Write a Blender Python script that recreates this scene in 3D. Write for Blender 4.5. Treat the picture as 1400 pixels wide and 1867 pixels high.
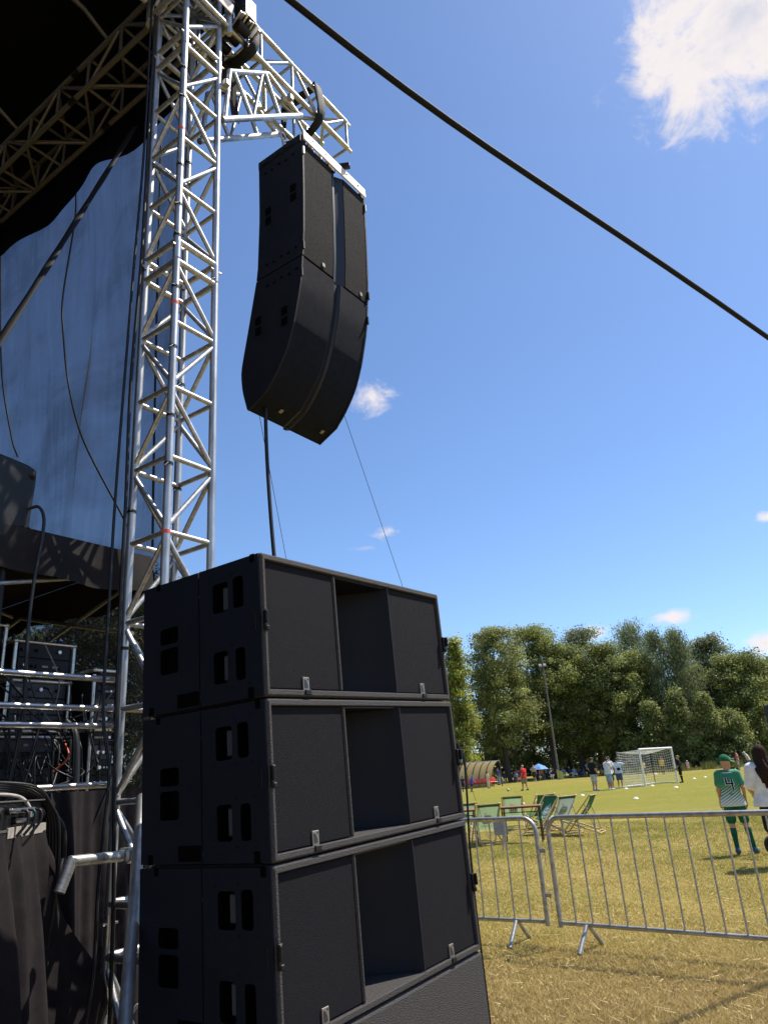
import bpy, math, random
import numpy as np
from mathutils import Vector, Matrix, Quaternion
from mathutils.bvhtree import BVHTree

for o in list(bpy.data.objects):
    bpy.data.objects.remove(o)
SC = bpy.context.scene
COL = SC.collection
R = math.radians
rng = np.random.default_rng(7)
random.seed(7)

# ------------------------------------------------------------------ camera
cam = bpy.data.cameras.new('camera')
cam_o = bpy.data.objects.new('camera', cam)
COL.objects.link(cam_o)
cam.sensor_fit = 'HORIZONTAL'
cam.sensor_width = 36.0
cam.lens = 36.0 * 1311.0 / 1400.0
cam.clip_start = 0.05
cam.clip_end = 2000.0
_p, _r = R(20.3), R(4.2)
_F = Vector((0, math.cos(_p), math.sin(_p)))
_R0 = Vector((1, 0, 0))
_U0 = _R0.cross(_F)
_Rt = _R0 * math.cos(_r) - _U0 * math.sin(_r)
_Up = _U0 * math.cos(_r) + _R0 * math.sin(_r)
cam_o.matrix_world = Matrix(((_Rt.x, _Up.x, -_F.x, 0), (_Rt.y, _Up.y, -_F.y, 0), (_Rt.z, _Up.z, -_F.z, 1.55), (0, 0, 0, 1)))
SC.camera = cam_o

# ------------------------------------------------------------------ sun, sky, exposure
SUN_EL, SUN_AZ = R(59), R(66)          # azimuth clockwise from +Y
S_DIR = Vector((math.sin(SUN_AZ) * math.cos(SUN_EL), math.cos(SUN_AZ) * math.cos(SUN_EL), math.sin(SUN_EL)))
sl = bpy.data.lights.new('sun', 'SUN')
sl.energy = 4.6
sl.angle = R(0.53)
sl.color = (1.0, 0.93, 0.82)
so = bpy.data.objects.new('sun', sl)
so.rotation_euler = (-S_DIR).to_track_quat('-Z', 'Y').to_euler()
so.location = (0, 0, 30)
COL.objects.link(so)

SC.view_settings.view_transform = 'Standard'
SC.view_settings.look = 'None'
SC.view_settings.exposure = 0.55
SC.view_settings.gamma = 1.0
SC.view_settings.use_curve_mapping = False

world = bpy.data.worlds.new('World')
SC.world = world
world.use_nodes = True
wn, wl = world.node_tree.nodes, world.node_tree.links
wn.clear()

def wnode(t, **k):
    n = wn.new(t)
    for a, v in k.items():
        setattr(n, a, v)
    return n

def wmath(op, a, b=None, c=None, clamp=False):
    n = wnode('ShaderNodeMath', operation=op, use_clamp=clamp)
    for i, v in enumerate((a, b, c)):
        if v is None:
            continue
        if isinstance(v, (int, float)):
            n.inputs[i].default_value = v
        else:
            wl.new(v, n.inputs[i])
    return n.outputs[0]

SKY_STRENGTH = 0.13
sky = wnode('ShaderNodeTexSky')
sky.sky_type = 'NISHITA'
sky.sun_disc = False
sky.sun_elevation = SUN_EL
sky.sun_rotation = SUN_AZ
sky.altitude = 150
sky.air_density = 0.9
sky.dust_density = 0.4
sky.ozone_density = 7.0
wtc = wnode('ShaderNodeTexCoord')
DIRV = wtc.outputs['Generated']

def ray_dir(px, py):
    d = _F + _Rt * ((px - 700) / 1311.0) - _Up * ((py - 933.5) / 1311.0)
    return d.normalized()

def dotv(vec):
    n = wnode('ShaderNodeVectorMath', operation='DOT_PRODUCT')
    wl.new(DIRV, n.inputs[0])
    n.inputs[1].default_value = vec
    return n.outputs['Value']

# fair-weather clouds: (azimuth/elevation given as a direction, half width, half height, tilt, strength)
CLOUDS = []
def cloud(px, py, w, h, tilt, s):
    CLOUDS.append((ray_dir(px, py), w, h, tilt, s))
cloud(1350, 30, .15, .115, -20, 1.4)
cloud(1235, 80, .068, .10, 40, 1.0)
cloud(672, 722, .040, .036, 35, .92)
cloud(1222, 1126, .045, .015, 2, .95)
cloud(1070, 1157, .040, .014, 2, .85)
cloud(1396, 1170, .035, .026, 4, .95)
cloud(1404, 942, .024, .012, 6, .85)
cloud(700, 972, .03, .012, -8, .50)
cloud(655, 1000, .04, .008, 5, .42)
for az, el, w, h, s in ((70, 25, .2, .07, 1.0), (105, 14, .24, .06, 1.0), (140, 30, .2, .08, 1.0), (175, 12, .3, .06, 1.0), (205, 35, .16, .07, .95),
                        (240, 16, .28, .06, 1.0), (285, 22, .12, .03, .9), (312, 9, .2, .025, .9), (50, 8, .2, .03, .95)):
    CLOUDS.append((Vector((math.sin(R(az)) * math.cos(R(el)), math.cos(R(az)) * math.cos(R(el)), math.sin(R(el)))), w, h, 0, s))
field = None
for d, w, h, tilt, s in CLOUDS:
    t1 = d.cross(Vector((0, 0, 1))).normalized()
    t2 = t1.cross(d).normalized()
    q = Quaternion(d, R(tilt))
    t1, t2 = q @ t1, q @ t2
    u = wmath('DIVIDE', dotv(t1), w)
    v = wmath('DIVIDE', dotv(t2), h)
    r2 = wmath('ADD', wmath('MULTIPLY', u, u), wmath('MULTIPLY', v, v))
    f = wmath('MULTIPLY', wmath('SUBTRACT', 1.0, wmath('SQRT', r2)), s)
    front = wmath('GREATER_THAN', dotv(d), 0.3)
    f = wmath('MULTIPLY', wmath('ADD', f, 3.0), front)
    field = f if field is None else wmath('MAXIMUM', field, f)
field = wmath('SUBTRACT', field, 3.0)
wmap = wnode('ShaderNodeMapping')
wmap.inputs['Scale'].default_value = (1, 1, 1.35)
wl.new(DIRV, wmap.inputs['Vector'])
def wnoise(scale, detail, rough, dist):
    n = wnode('ShaderNodeTexNoise')
    n.inputs['Scale'].default_value = scale
    n.inputs['Detail'].default_value = detail
    n.inputs['Roughness'].default_value = rough
    n.inputs['Distortion'].default_value = dist
    wl.new(wmap.outputs[0], n.inputs['Vector'])
    return n.outputs['Fac']
n1 = wnoise(17, 10, .62, .5)
n2 = wnoise(46, 8, .6, .3)
dens = wmath('ADD', field, wmath('MULTIPLY', wmath('SUBTRACT', n1, .5), 1.9))
dens = wmath('ADD', dens, wmath('MULTIPLY', wmath('SUBTRACT', n2, .5), .55))
mr = wnode('ShaderNodeMapRange', interpolation_type='SMOOTHSTEP')
wl.new(dens, mr.inputs['Value'])
mr.inputs['From Min'].default_value = .14
mr.inputs['From Max'].default_value = .82
mask = wmath('MULTIPLY', mr.outputs[0], .96)
shade = wnode('ShaderNodeMix', data_type='RGBA')
mr2 = wnode('ShaderNodeMapRange', interpolation_type='SMOOTHSTEP')
wl.new(wmath('ADD', dens, wmath('MULTIPLY', wmath('SUBTRACT', n2, .5), -1.6)), mr2.inputs['Value'])
mr2.inputs['From Min'].default_value = .7
mr2.inputs['From Max'].default_value = 1.9
wl.new(mr2.outputs[0], shade.inputs['Factor'])
k = 1.0 / SKY_STRENGTH
shade.inputs['A'].default_value = (.66 * k, .61 * k, .60 * k, 1)
shade.inputs['B'].default_value = (.47 * k, .48 * k, .54 * k, 1)
skymix = wnode('ShaderNodeMix', data_type='RGBA')
wl.new(mask, skymix.inputs['Factor'])
wl.new(sky.outputs[0], skymix.inputs['A'])
wl.new(shade.outputs['Result'], skymix.inputs['B'])
bg = wnode('ShaderNodeBackground')
bg.inputs['Strength'].default_value = SKY_STRENGTH
wl.new(skymix.outputs['Result'], bg.inputs['Color'])
wo = wnode('ShaderNodeOutputWorld')
wl.new(bg.outputs[0], wo.inputs['Surface'])

# ------------------------------------------------------------------ materials
MATS = {}
def M(name, col, rough=.5, metal=0., var=0., vscale=8., bump=0., bscale=150., col2=None, spec=.5, detail=6., coat=0., stretch=None):
    if name in MATS:
        return MATS[name]
    m = bpy.data.materials.new(name)
    m.use_nodes = True
    nt = m.node_tree
    b = nt.nodes['Principled BSDF']
    b.inputs['Base Color'].default_value = (*col, 1)
    b.inputs['Roughness'].default_value = rough
    b.inputs['Metallic'].default_value = metal
    b.inputs['Specular IOR Level'].default_value = spec
    b.inputs['Coat Weight'].default_value = coat
    tc = nt.nodes.new('ShaderNodeTexCoord')
    src = tc.outputs['Object']
    if stretch:
        mp = nt.nodes.new('ShaderNodeMapping')
        mp.inputs['Scale'].default_value = stretch
        nt.links.new(src, mp.inputs['Vector'])
        src = mp.outputs[0]
    if var or col2:
        n = nt.nodes.new('ShaderNodeTexNoise')
        n.inputs['Scale'].default_value = vscale
        n.inputs['Detail'].default_value = detail
        n.inputs['Roughness'].default_value = .65
        nt.links.new(src, n.inputs['Vector'])
        mx = nt.nodes.new('ShaderNodeMix')
        mx.data_type = 'RGBA'
        c2 = col2 if col2 else tuple(c * (1 - var) for c in col)
        c1 = col if col2 else tuple(min(1, c * (1 + var)) for c in col)
        mx.inputs['A'].default_value = (*c1, 1)
        mx.inputs['B'].default_value = (*c2, 1)
        rp = nt.nodes.new('ShaderNodeMapRange')
        rp.inputs['From Min'].default_value = .35
        rp.inputs['From Max'].default_value = .65
        nt.links.new(n.outputs['Fac'], rp.inputs['Value'])
        nt.links.new(rp.outputs[0], mx.inputs['Factor'])
        nt.links.new(mx.outputs['Result'], b.inputs['Base Color'])
        rr = nt.nodes.new('ShaderNodeMapRange')
        rr.inputs['To Min'].default_value = max(0, rough - .08)
        rr.inputs['To Max'].default_value = min(1, rough + .12)
        nt.links.new(n.outputs['Fac'], rr.inputs['Value'])
        nt.links.new(rr.outputs[0], b.inputs['Roughness'])
    if bump:
        n = nt.nodes.new('ShaderNodeTexNoise')
        n.inputs['Scale'].default_value = bscale
        n.inputs['Detail'].default_value = 4
        nt.links.new(src, n.inputs['Vector'])
        bp = nt.nodes.new('ShaderNodeBump')
        bp.inputs['Strength'].default_value = bump
        bp.inputs['Distance'].default_value = .01
        nt.links.new(n.outputs['Fac'], bp.inputs['Height'])
        nt.links.new(bp.outputs[0], b.inputs['Normal'])
    MATS[name] = m
    return m

# ------------------------------------------------------------------ mesh helpers
def mesh_np(name, V, Fc, mat=None, smooth=False, loops=None):
    me = bpy.data.meshes.new(name)
    V = np.asarray(V, np.float32)
    Fc = np.asarray(Fc, np.int32)
    n = Fc.shape[1]
    me.vertices.add(len(V))
    me.vertices.foreach_set('co', V.ravel())
    me.loops.add(Fc.size)
    me.loops.foreach_set('vertex_index', Fc.ravel())
    me.polygons.add(len(Fc))
    me.polygons.foreach_set('loop_start', np.arange(0, Fc.size, n, dtype=np.int32))
    if smooth:
        me.polygons.foreach_set('use_smooth', np.ones(len(Fc), bool))
    me.update(calc_edges=True)
    if mat:
        me.materials.append(mat)
    return me

def link(name, me, parent=None, loc=None, rot=None):
    o = bpy.data.objects.new(name, me)
    COL.objects.link(o)
    if parent is not None:
        o.parent = parent
    if loc is not None:
        o.location = loc
    if rot is not None:
        o.rotation_euler = rot
    return o

def tag(o, label=None, cat=None, group=None, kind=None):
    if label: o['label'] = label
    if cat: o['category'] = cat
    if group: o['group'] = group
    if kind: o['kind'] = kind
    return o

def thing(name, label, cat, loc=(0, 0, 0), rz=0., group=None, kind=None):
    o = link(name, None, None, loc, (0, 0, rz))
    o.empty_display_size = .1
    return tag(o, label, cat, group, kind)

def frame_of(d):
    d = Vector(d).normalized()
    h = Vector((0, 0, 1)) if abs(d.z) < .9 else Vector((1, 0, 0))
    x = d.cross(h).normalized()
    return x, d.cross(x).normalized(), d

class MB:
    def __init__(s):
        s.v, s.f, s.sm = [], [], []
    def add(s, vs, fs, smooth=False):
        k = len(s.v)
        s.v += [tuple(v) for v in vs]
        s.f += [tuple(i + k for i in f) for f in fs]
        s.sm += [smooth] * len(fs)
        return s
    def box(s, c, d, rot=None, bev=0.):
        hx, hy, hz = d[0] / 2, d[1] / 2, d[2] / 2
        b = min(bev, hx * .9, hy * .9, hz * .9)
        if b <= 0:
            vs = [Vector((x * hx, y * hy, z * hz)) for x in (-1, 1) for y in (-1, 1) for z in (-1, 1)]
            fs = [(0, 1, 3, 2), (4, 6, 7, 5), (0, 4, 5, 1), (2, 3, 7, 6), (0, 2, 6, 4), (1, 5, 7, 3)]
        else:
            vs, ix = [], {}
            for x in (-1, 1):
                for y in (-1, 1):
                    for z in (-1, 1):
                        for a in range(3):
                            p = [x * (hx - b), y * (hy - b), z * (hz - b)]
                            p[a] = (x * hx, y * hy, z * hz)[a]
                            ix[(x, y, z, a)] = len(vs)
                            vs.append(Vector(p))
            fs = []
            for a in range(3):
                o1, o2 = [(1, 2), (2, 0), (0, 1)][a]
                for sg in (-1, 1):
                    q = []
                    for (p1, p2) in ((-1, -1), (1, -1), (1, 1), (-1, 1)):
                        k = [0, 0, 0]; k[a] = sg; k[o1] = p1; k[o2] = p2
                        q.append(ix[(*k, a)])
                    fs.append(tuple(q if sg > 0 else q[::-1]))
            for a in range(3):
                o1, o2 = [(1, 2), (2, 0), (0, 1)][a]
                for s1 in (-1, 1):
                    for s2 in (-1, 1):
                        q = []
                        for (t, ax) in ((-1, o1), (1, o1), (1, o2), (-1, o2)):
                            k = [0, 0, 0]; k[a] = t; k[o1] = s1; k[o2] = s2
                            q.append(ix[(*k, ax)])
                        fs.append(tuple(q if s1 * s2 < 0 else q[::-1]))
            for x in (-1, 1):
                for y in (-1, 1):
                    for z in (-1, 1):
                        q = [ix[(x, y, z, a)] for a in range(3)]
                        fs.append(tuple(q if x * y * z > 0 else q[::-1]))
        if rot is not None:
            vs = [rot @ v for v in vs]
        c = Vector(c)
        return s.add([v + c for v in vs], fs)
    def cyl(s, p0, p1, r0, r1=None, n=12, caps=True):
        p0, p1 = Vector(p0), Vector(p1)
        r1 = r0 if r1 is None else r1
        x, y, d = frame_of(p1 - p0)
        vs = []
        for p, r in ((p0, r0), (p1, r1)):
            for i in range(n):
                a = 2 * math.pi * i / n
                vs.append(p + x * (math.cos(a) * r) + y * (math.sin(a) * r))
        s.add(vs, [(i, (i + 1) % n, n + (i + 1) % n, n + i) for i in range(n)], True)
        if caps:
            s.add(vs[:n], [tuple(range(n))[::-1]])
            s.add(vs[n:], [tuple(range(n))])
        return s
    def tube(s, path, r, n=8, closed=False, caps=True):
        P = [Vector(p) for p in path]
        m = len(P)
        rr = r if hasattr(r, '__len__') else [r] * m
        x = None
        vs = []
        for i in range(m):
            if closed:
                d = P[(i + 1) % m] - P[i - 1]
            else:
                d = P[min(i + 1, m - 1)] - P[max(i - 1, 0)]
            d = d.normalized()
            if x is None:
                x = frame_of(d)[0]
            else:
                x = (x - d * x.dot(d))
                x = x.normalized() if x.length > 1e-6 else frame_of(d)[0]
            y = d.cross(x)
            for j in range(n):
                a = 2 * math.pi * j / n
                vs.append(P[i] + x * (math.cos(a) * rr[i]) + y * (math.sin(a) * rr[i]))
        fs = []
        for i in range(m if closed else m - 1):
            k = (i + 1) % m
            for j in range(n):
                l = (j + 1) % n
                fs.append((i * n + j, i * n + l, k * n + l, k * n + j))
        s.add(vs, fs, True)
        if caps and not closed:
            s.add(vs[:n], [tuple(range(n))[::-1]])
            s.add(vs[-n:], [tuple(range(n))])
        return s
    def grid(s, fn, nu, nv, smooth=True, flip=False):
        vs = [fn(i / nu, j / nv) for i in range(nu + 1) for j in range(nv + 1)]
        fs = []
        for i in range(nu):
            for j in range(nv):
                a = i * (nv + 1) + j
                q = (a, a + nv + 1, a + nv + 2, a + 1)
                fs.append(q[::-1] if flip else q)
        return s.add(vs, fs, smooth)
    def prism(s, prof, d):
        """closed polygon prof (list of points) extruded along d"""
        n = len(prof)
        d = Vector(d)
        A = [Vector(p) for p in prof]
        B = [p + d for p in A]
        s.add(A, [tuple(range(n))[::-1]])
        s.add(B, [tuple(range(n))])
        s.add(A + B, [(i, (i + 1) % n, n + (i + 1) % n, n + i) for i in range(n)])
        return s
    def sphere(s, c, r, nu=10, nv=6, sc=(1, 1, 1)):
        c = Vector(c)
        vs = [c + Vector((0, 0, r * sc[2]))]
        for j in range(1, nv):
            t = math.pi * j / nv
            for i in range(nu):
                a = 2 * math.pi * i / nu
                vs.append(c + Vector((r * sc[0] * math.sin(t) * math.cos(a), r * sc[1] * math.sin(t) * math.sin(a), r * sc[2] * math.cos(t))))
        vs.append(c - Vector((0, 0, r * sc[2])))
        fs = [(0, 1 + i, 1 + (i + 1) % nu) for i in range(nu)]
        for j in range(nv - 2):
            for i in range(nu):
                a, b = 1 + j * nu + i, 1 + j * nu + (i + 1) % nu
                fs.append((a, a + nu, b + nu, b))
        l = len(vs) - 1
        k = 1 + (nv - 2) * nu
        fs += [(l, k + (i + 1) % nu, k + i) for i in range(nu)]
        return s.add(vs, fs, True)
    def mesh(s, name, mat=None):
        me = bpy.data.meshes.new(name)
        me.from_pydata(s.v, [], s.f)
        me.polygons.foreach_set('use_smooth', s.sm)
        me.update()
        if mat:
            me.materials.append(mat)
        return me
    def build(s, name, mat, parent=None, loc=None, rot=None):
        return link(name, s.mesh(name, mat), parent, loc, rot)

_unit = {}
def rod(name, parent, p0, p1, r, mat, n=12):
    """a straight tube as its own object; alike tubes share one mesh (unit length, scaled along its axis)"""
    key = (round(r, 4), mat.name, n)
    if key not in _unit:
        _unit[key] = MB().cyl((0, 0, 0), (0, 0, 1), r, n=n).mesh('tube', mat)
    o = bpy.data.objects.new(name, _unit[key])
    COL.objects.link(o)
    p0, p1 = Vector(p0), Vector(p1)
    d = p1 - p0
    o.parent = parent
    o.location = p0
    o.rotation_mode = 'QUATERNION'
    o.rotation_quaternion = d.to_track_quat('Z', 'Y')
    o.scale = (1, 1, d.length)
    return o

def bez(pts, n=8):
    """Catmull-Rom through the points"""
    P = [Vector(p) for p in pts]
    P = [P[0] * 2 - P[1]] + P + [P[-1] * 2 - P[-2]]
    out = []
    for i in range(1, len(P) - 2):
        for k in range(n):
            t = k / n
            a, b, c, d = P[i - 1:i + 3]
            out.append(.5 * ((2 * b) + (c - a) * t + (2 * a - 5 * b + 4 * c - d) * t * t + (3 * b - a - 3 * c + d) * t ** 3))
    out.append(P[-2])
    return out

# the stage frame: a runs along the stage front, b into the stage
YAW = .602
TH = math.pi / 2 - YAW
AV = Vector((math.sin(YAW), math.cos(YAW), 0))
BV = Vector((-math.cos(YAW), math.sin(YAW), 0))
def SP(a, b, z=0.):
    return AV * a + BV * b + Vector((0, 0, z))
def sthing(name, label, cat, a=0., b=0., z=0., group=None):
    return thing(name, label, cat, SP(a, b, z), TH, group)
# ------------------------------------------------------------------ shared materials
ALU = M('aluminium', (.46, .46, .455), .46, .92, var=.30, vscale=14, bump=.10, bscale=60)
GALV = M('galvanised_steel', (.40, .40, .39), .45, .85, var=.28, vscale=18, bump=.08, bscale=80)
STEEL = M('bright_steel', (.6, .58, .55), .3, .9, var=.15, vscale=20)
CABLE = M('black_cable', (.012, .012, .014), .45, 0, spec=.4)
PAINT = M('black_textured_paint', (.075, .068, .065), .66, 0, bump=.9, bscale=210, spec=.35, col2=(.040, .037, .038), vscale=140)
SIDEP = M('black_paint_shaded_side', (.0080, .0112, .0215), .55, 0, bump=.12, bscale=300, spec=.2, col2=(.0060, .0084, .0165), vscale=3)  # cabinet paint with the shade of the side put into a darker, bluer colour
GRILLE = M('black_acoustic_foam', (.0175, .0168, .022), .85, 0, bump=1.0, bscale=420, spec=.2, col2=(.0045, .0047, .0075), vscale=330)
DARK = M('black_plastic', (.006, .006, .0075), .45, 0, spec=.28)
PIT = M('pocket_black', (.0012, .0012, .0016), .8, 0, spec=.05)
CLOTH = M('black_molton', (.030, .024, .025), .95, 0, bump=.6, bscale=9, spec=.1, col2=(.018, .016, .018), vscale=6)
TARP = M('black_tarpaulin', (.0028, .0032, .0062), .6, 0, bump=.3, bscale=6, spec=.08)
SHADE_ALU = M('shade_dark_aluminium', (.125, .118, .112), .5, .5, var=.2, vscale=9, bump=.06, bscale=60)  # aluminium darkened in colour for the shade under the roof
TENTM = M('black_tent_fabric', (.024, .020, .021), .85, 0, bump=.5, bscale=7, spec=.2, col2=(.015, .013, .014), vscale=4)
TAPE_W = M('white_cloth_tape', (.34, .31, .28), .7, 0, var=.25, vscale=30)
RED = M('red_tape', (.75, .10, .05), .5)
WHITE = M('white_paint', (.78, .78, .76), .45, 0, var=.06, vscale=10)
STRAP = M('black_webbing', (.0055, .0062, .0090), .75, 0, bump=.3, bscale=300, spec=.3)
WOOD = M('beech_wood', (.52, .36, .17), .55, 0, var=.2, vscale=5, stretch=(1, 1, .15))
RUBBER = M('black_rubber', (.018, .018, .018), .8)

# ------------------------------------------------------------------ the field
def grass_material():
    m = bpy.data.materials.new('mown_dry_grass')
    m.use_nodes = True
    nt = m.node_tree
    N, L = nt.nodes, nt.links
    b = N['Principled BSDF']
    b.inputs['Roughness'].default_value = .9
    b.inputs['Specular IOR Level'].default_value = .15
    geo = N.new('ShaderNodeNewGeometry')
    def noise(scale, det=6, rough=.6, vec=None):
        n = N.new('ShaderNodeTexNoise')
        n.inputs['Scale'].default_value = scale
        n.inputs['Detail'].default_value = det
        n.inputs['Roughness'].default_value = rough
        L.new(vec or geo.outputs['Position'], n.inputs['Vector'])
        return n.outputs['Fac']
    def rmp(f, a, b2):
        n = N.new('ShaderNodeMapRange')
        n.interpolation_type = 'SMOOTHSTEP'
        n.inputs['From Min'].default_value = a
        n.inputs['From Max'].default_value = b2
        L.new(f, n.inputs['Value'])
        return n.outputs[0]
    def mix(f, A, B):
        n = N.new('ShaderNodeMix')
        n.data_type = 'RGBA'
        L.new(f, n.inputs['Factor'])
        for k, v in (('A', A), ('B', B)):
            if isinstance(v, tuple): n.inputs[k].default_value = (*v, 1)
            else: L.new(v, n.inputs[k])
        return n.outputs['Result']
    straw, green, pale, bare = (.43, .33, .105), (.215, .215, .030), (.48, .38, .15), (.28, .205, .085)
    # the watered pitch starts some 20 m out and is greener; the trampled strip by the barriers has dried
    sep = N.new('ShaderNodeSeparateXYZ')
    L.new(geo.outputs['Position'], sep.inputs[0])
    ed = N.new('ShaderNodeMath'); ed.operation = 'ADD'
    L.new(sep.outputs['Y'], ed.inputs[0])
    wob = N.new('ShaderNodeMath'); wob.operation = 'MULTIPLY'; wob.inputs[1].default_value = 26
    L.new(noise(.09, 5), wob.inputs[0]); L.new(wob.outputs[0], ed.inputs[1])
    near = rmp(ed.outputs[0], 27, 42)
    ed2 = N.new('ShaderNodeMath'); ed2.operation = 'SUBTRACT'
    L.new(sep.outputs['Y'], ed2.inputs[0]); L.new(wob.outputs[0], ed2.inputs[1])
    far = rmp(ed2.outputs[0], 42, 68)
    g1 = mix(rmp(noise(.55, 8, .7), .42, .66), straw, green)
    g2 = mix(rmp(noise(.35, 7, .65), .34, .72), green, (.26, .235, .034))
    col = mix(near, g1, g2)
    col = mix(far, col, mix(rmp(noise(.3, 6), .4, .6), (.30, .245, .055), (.225, .21, .036)))
    ed3 = N.new('ShaderNodeMath'); ed3.operation = 'MULTIPLY_ADD'
    L.new(noise(.9, 5), ed3.inputs[0]); ed3.inputs[1].default_value = 5.0; L.new(sep.outputs['Y'], ed3.inputs[2])
    col = mix(rmp(ed3.outputs[0], 11.5, 8.5), col, (.36, .255, .105))
    col = mix(rmp(noise(2.2, 8, .75), .52, .75), col, pale)
    col = mix(rmp(noise(9, 6, .7), .60, .78), col, bare)
    spk = mix(rmp(noise(26, 8, .85), .38, .62), (.50, .50, .48), (1.30, 1.28, 1.2))
    mu = N.new('ShaderNodeMix'); mu.data_type = 'RGBA'; mu.blend_type = 'MULTIPLY'
    mu.inputs['Factor'].default_value = .75
    L.new(col, mu.inputs['A']); L.new(spk, mu.inputs['B'])
    L.new(mu.outputs['Result'], b.inputs['Base Color'])
    bp = N.new('ShaderNodeBump')
    bp.inputs['Strength'].default_value = .8
    bp.inputs['Distance'].default_value = .04
    ad = N.new('ShaderNodeMath'); ad.operation = 'ADD'
    L.new(noise(45, 5, .75), ad.inputs[0]); L.new(noise(6, 5, .6), ad.inputs[1])
    L.new(ad.outputs[0], bp.inputs['Height'])
    L.new(bp.outputs[0], b.inputs['Normal'])
    return m

def field_h(x, y):
    """gentle unevenness of the meadow"""
    x, y = np.asarray(x, float), np.asarray(y, float)
    f = np.clip((y - 4) / 6, 0, 1) * np.clip((24 - y) / 4, 0, 1)
    return f * (.018 * np.sin(x * 1.7 + y * .6) + .014 * np.sin(x * .6 - y * 1.3 + 1) + .01 * np.sin(y * 2.3 + x * 2.9))
xs = np.unique(np.concatenate([np.linspace(-400, -14, 14), np.linspace(-14, 22, 80), np.linspace(22, 400, 16)]))
ys = np.unique(np.concatenate([np.linspace(-150, -4, 8), np.linspace(-4, 26, 80), np.linspace(26, 140, 30), np.linspace(140, 700, 8)]))
GV = np.array([(x, y, float(field_h(x, y)) if (-14 < x < 22 and y < 26) else 0.) for x in xs for y in ys])
ny = len(ys)
GI = np.array([(i * ny + j, (i + 1) * ny + j, (i + 1) * ny + j + 1, i * ny + j + 1) for i in range(len(xs) - 1) for j in range(ny - 1)])
field = tag(link('field_ground', mesh_np('field_ground', GV, GI, grass_material(), True)), kind='structure',
            label='mown dry yellow green grass field behind the barriers', cat='ground')

# grass blades on the near strip (nobody could count them)
def tint_material(name, rough=.8, translucent=.3, spec=.2):
    m = bpy.data.materials.new(name)
    m.use_nodes = True
    nt = m.node_tree
    N, L = nt.nodes, nt.links
    b = N['Principled BSDF']
    b.inputs['Roughness'].default_value = rough
    b.inputs['Specular IOR Level'].default_value = spec
    at = N.new('ShaderNodeAttribute')
    at.attribute_name = 'tint'
    L.new(at.outputs['Color'], b.inputs['Base Color'])
    if translucent:
        tr = N.new('ShaderNodeBsdfTranslucent')
        L.new(at.outputs['Color'], tr.inputs['Color'])
        mx = N.new('ShaderNodeMixShader')
        mx.inputs[0].default_value = translucent
        out = N['Material Output']
        L.new(b.outputs[0], mx.inputs[1]); L.new(tr.outputs[0], mx.inputs[2])
        L.new(mx.outputs[0], out.inputs['Surface'])
    return m

def set_tint(me, cols_per_vert):
    at = me.color_attributes.new('tint', 'FLOAT_COLOR', 'POINT')
    c = np.ones((len(cols_per_vert), 4), np.float32)
    c[:, :3] = cols_per_vert
    at.data.foreach_set('color', c.ravel())

def noise2(x, y, seed):
    r = np.random.default_rng(seed)
    v = np.zeros_like(x)
    for k in range(7):
        f = .35 * 1.75 ** k
        a = r.uniform(0, 6.28)
        v += np.sin((x * math.cos(a) + y * math.sin(a)) * f + r.uniform(0, 6.28)) / (1 + .45 * k)
    return v / 3

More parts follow.
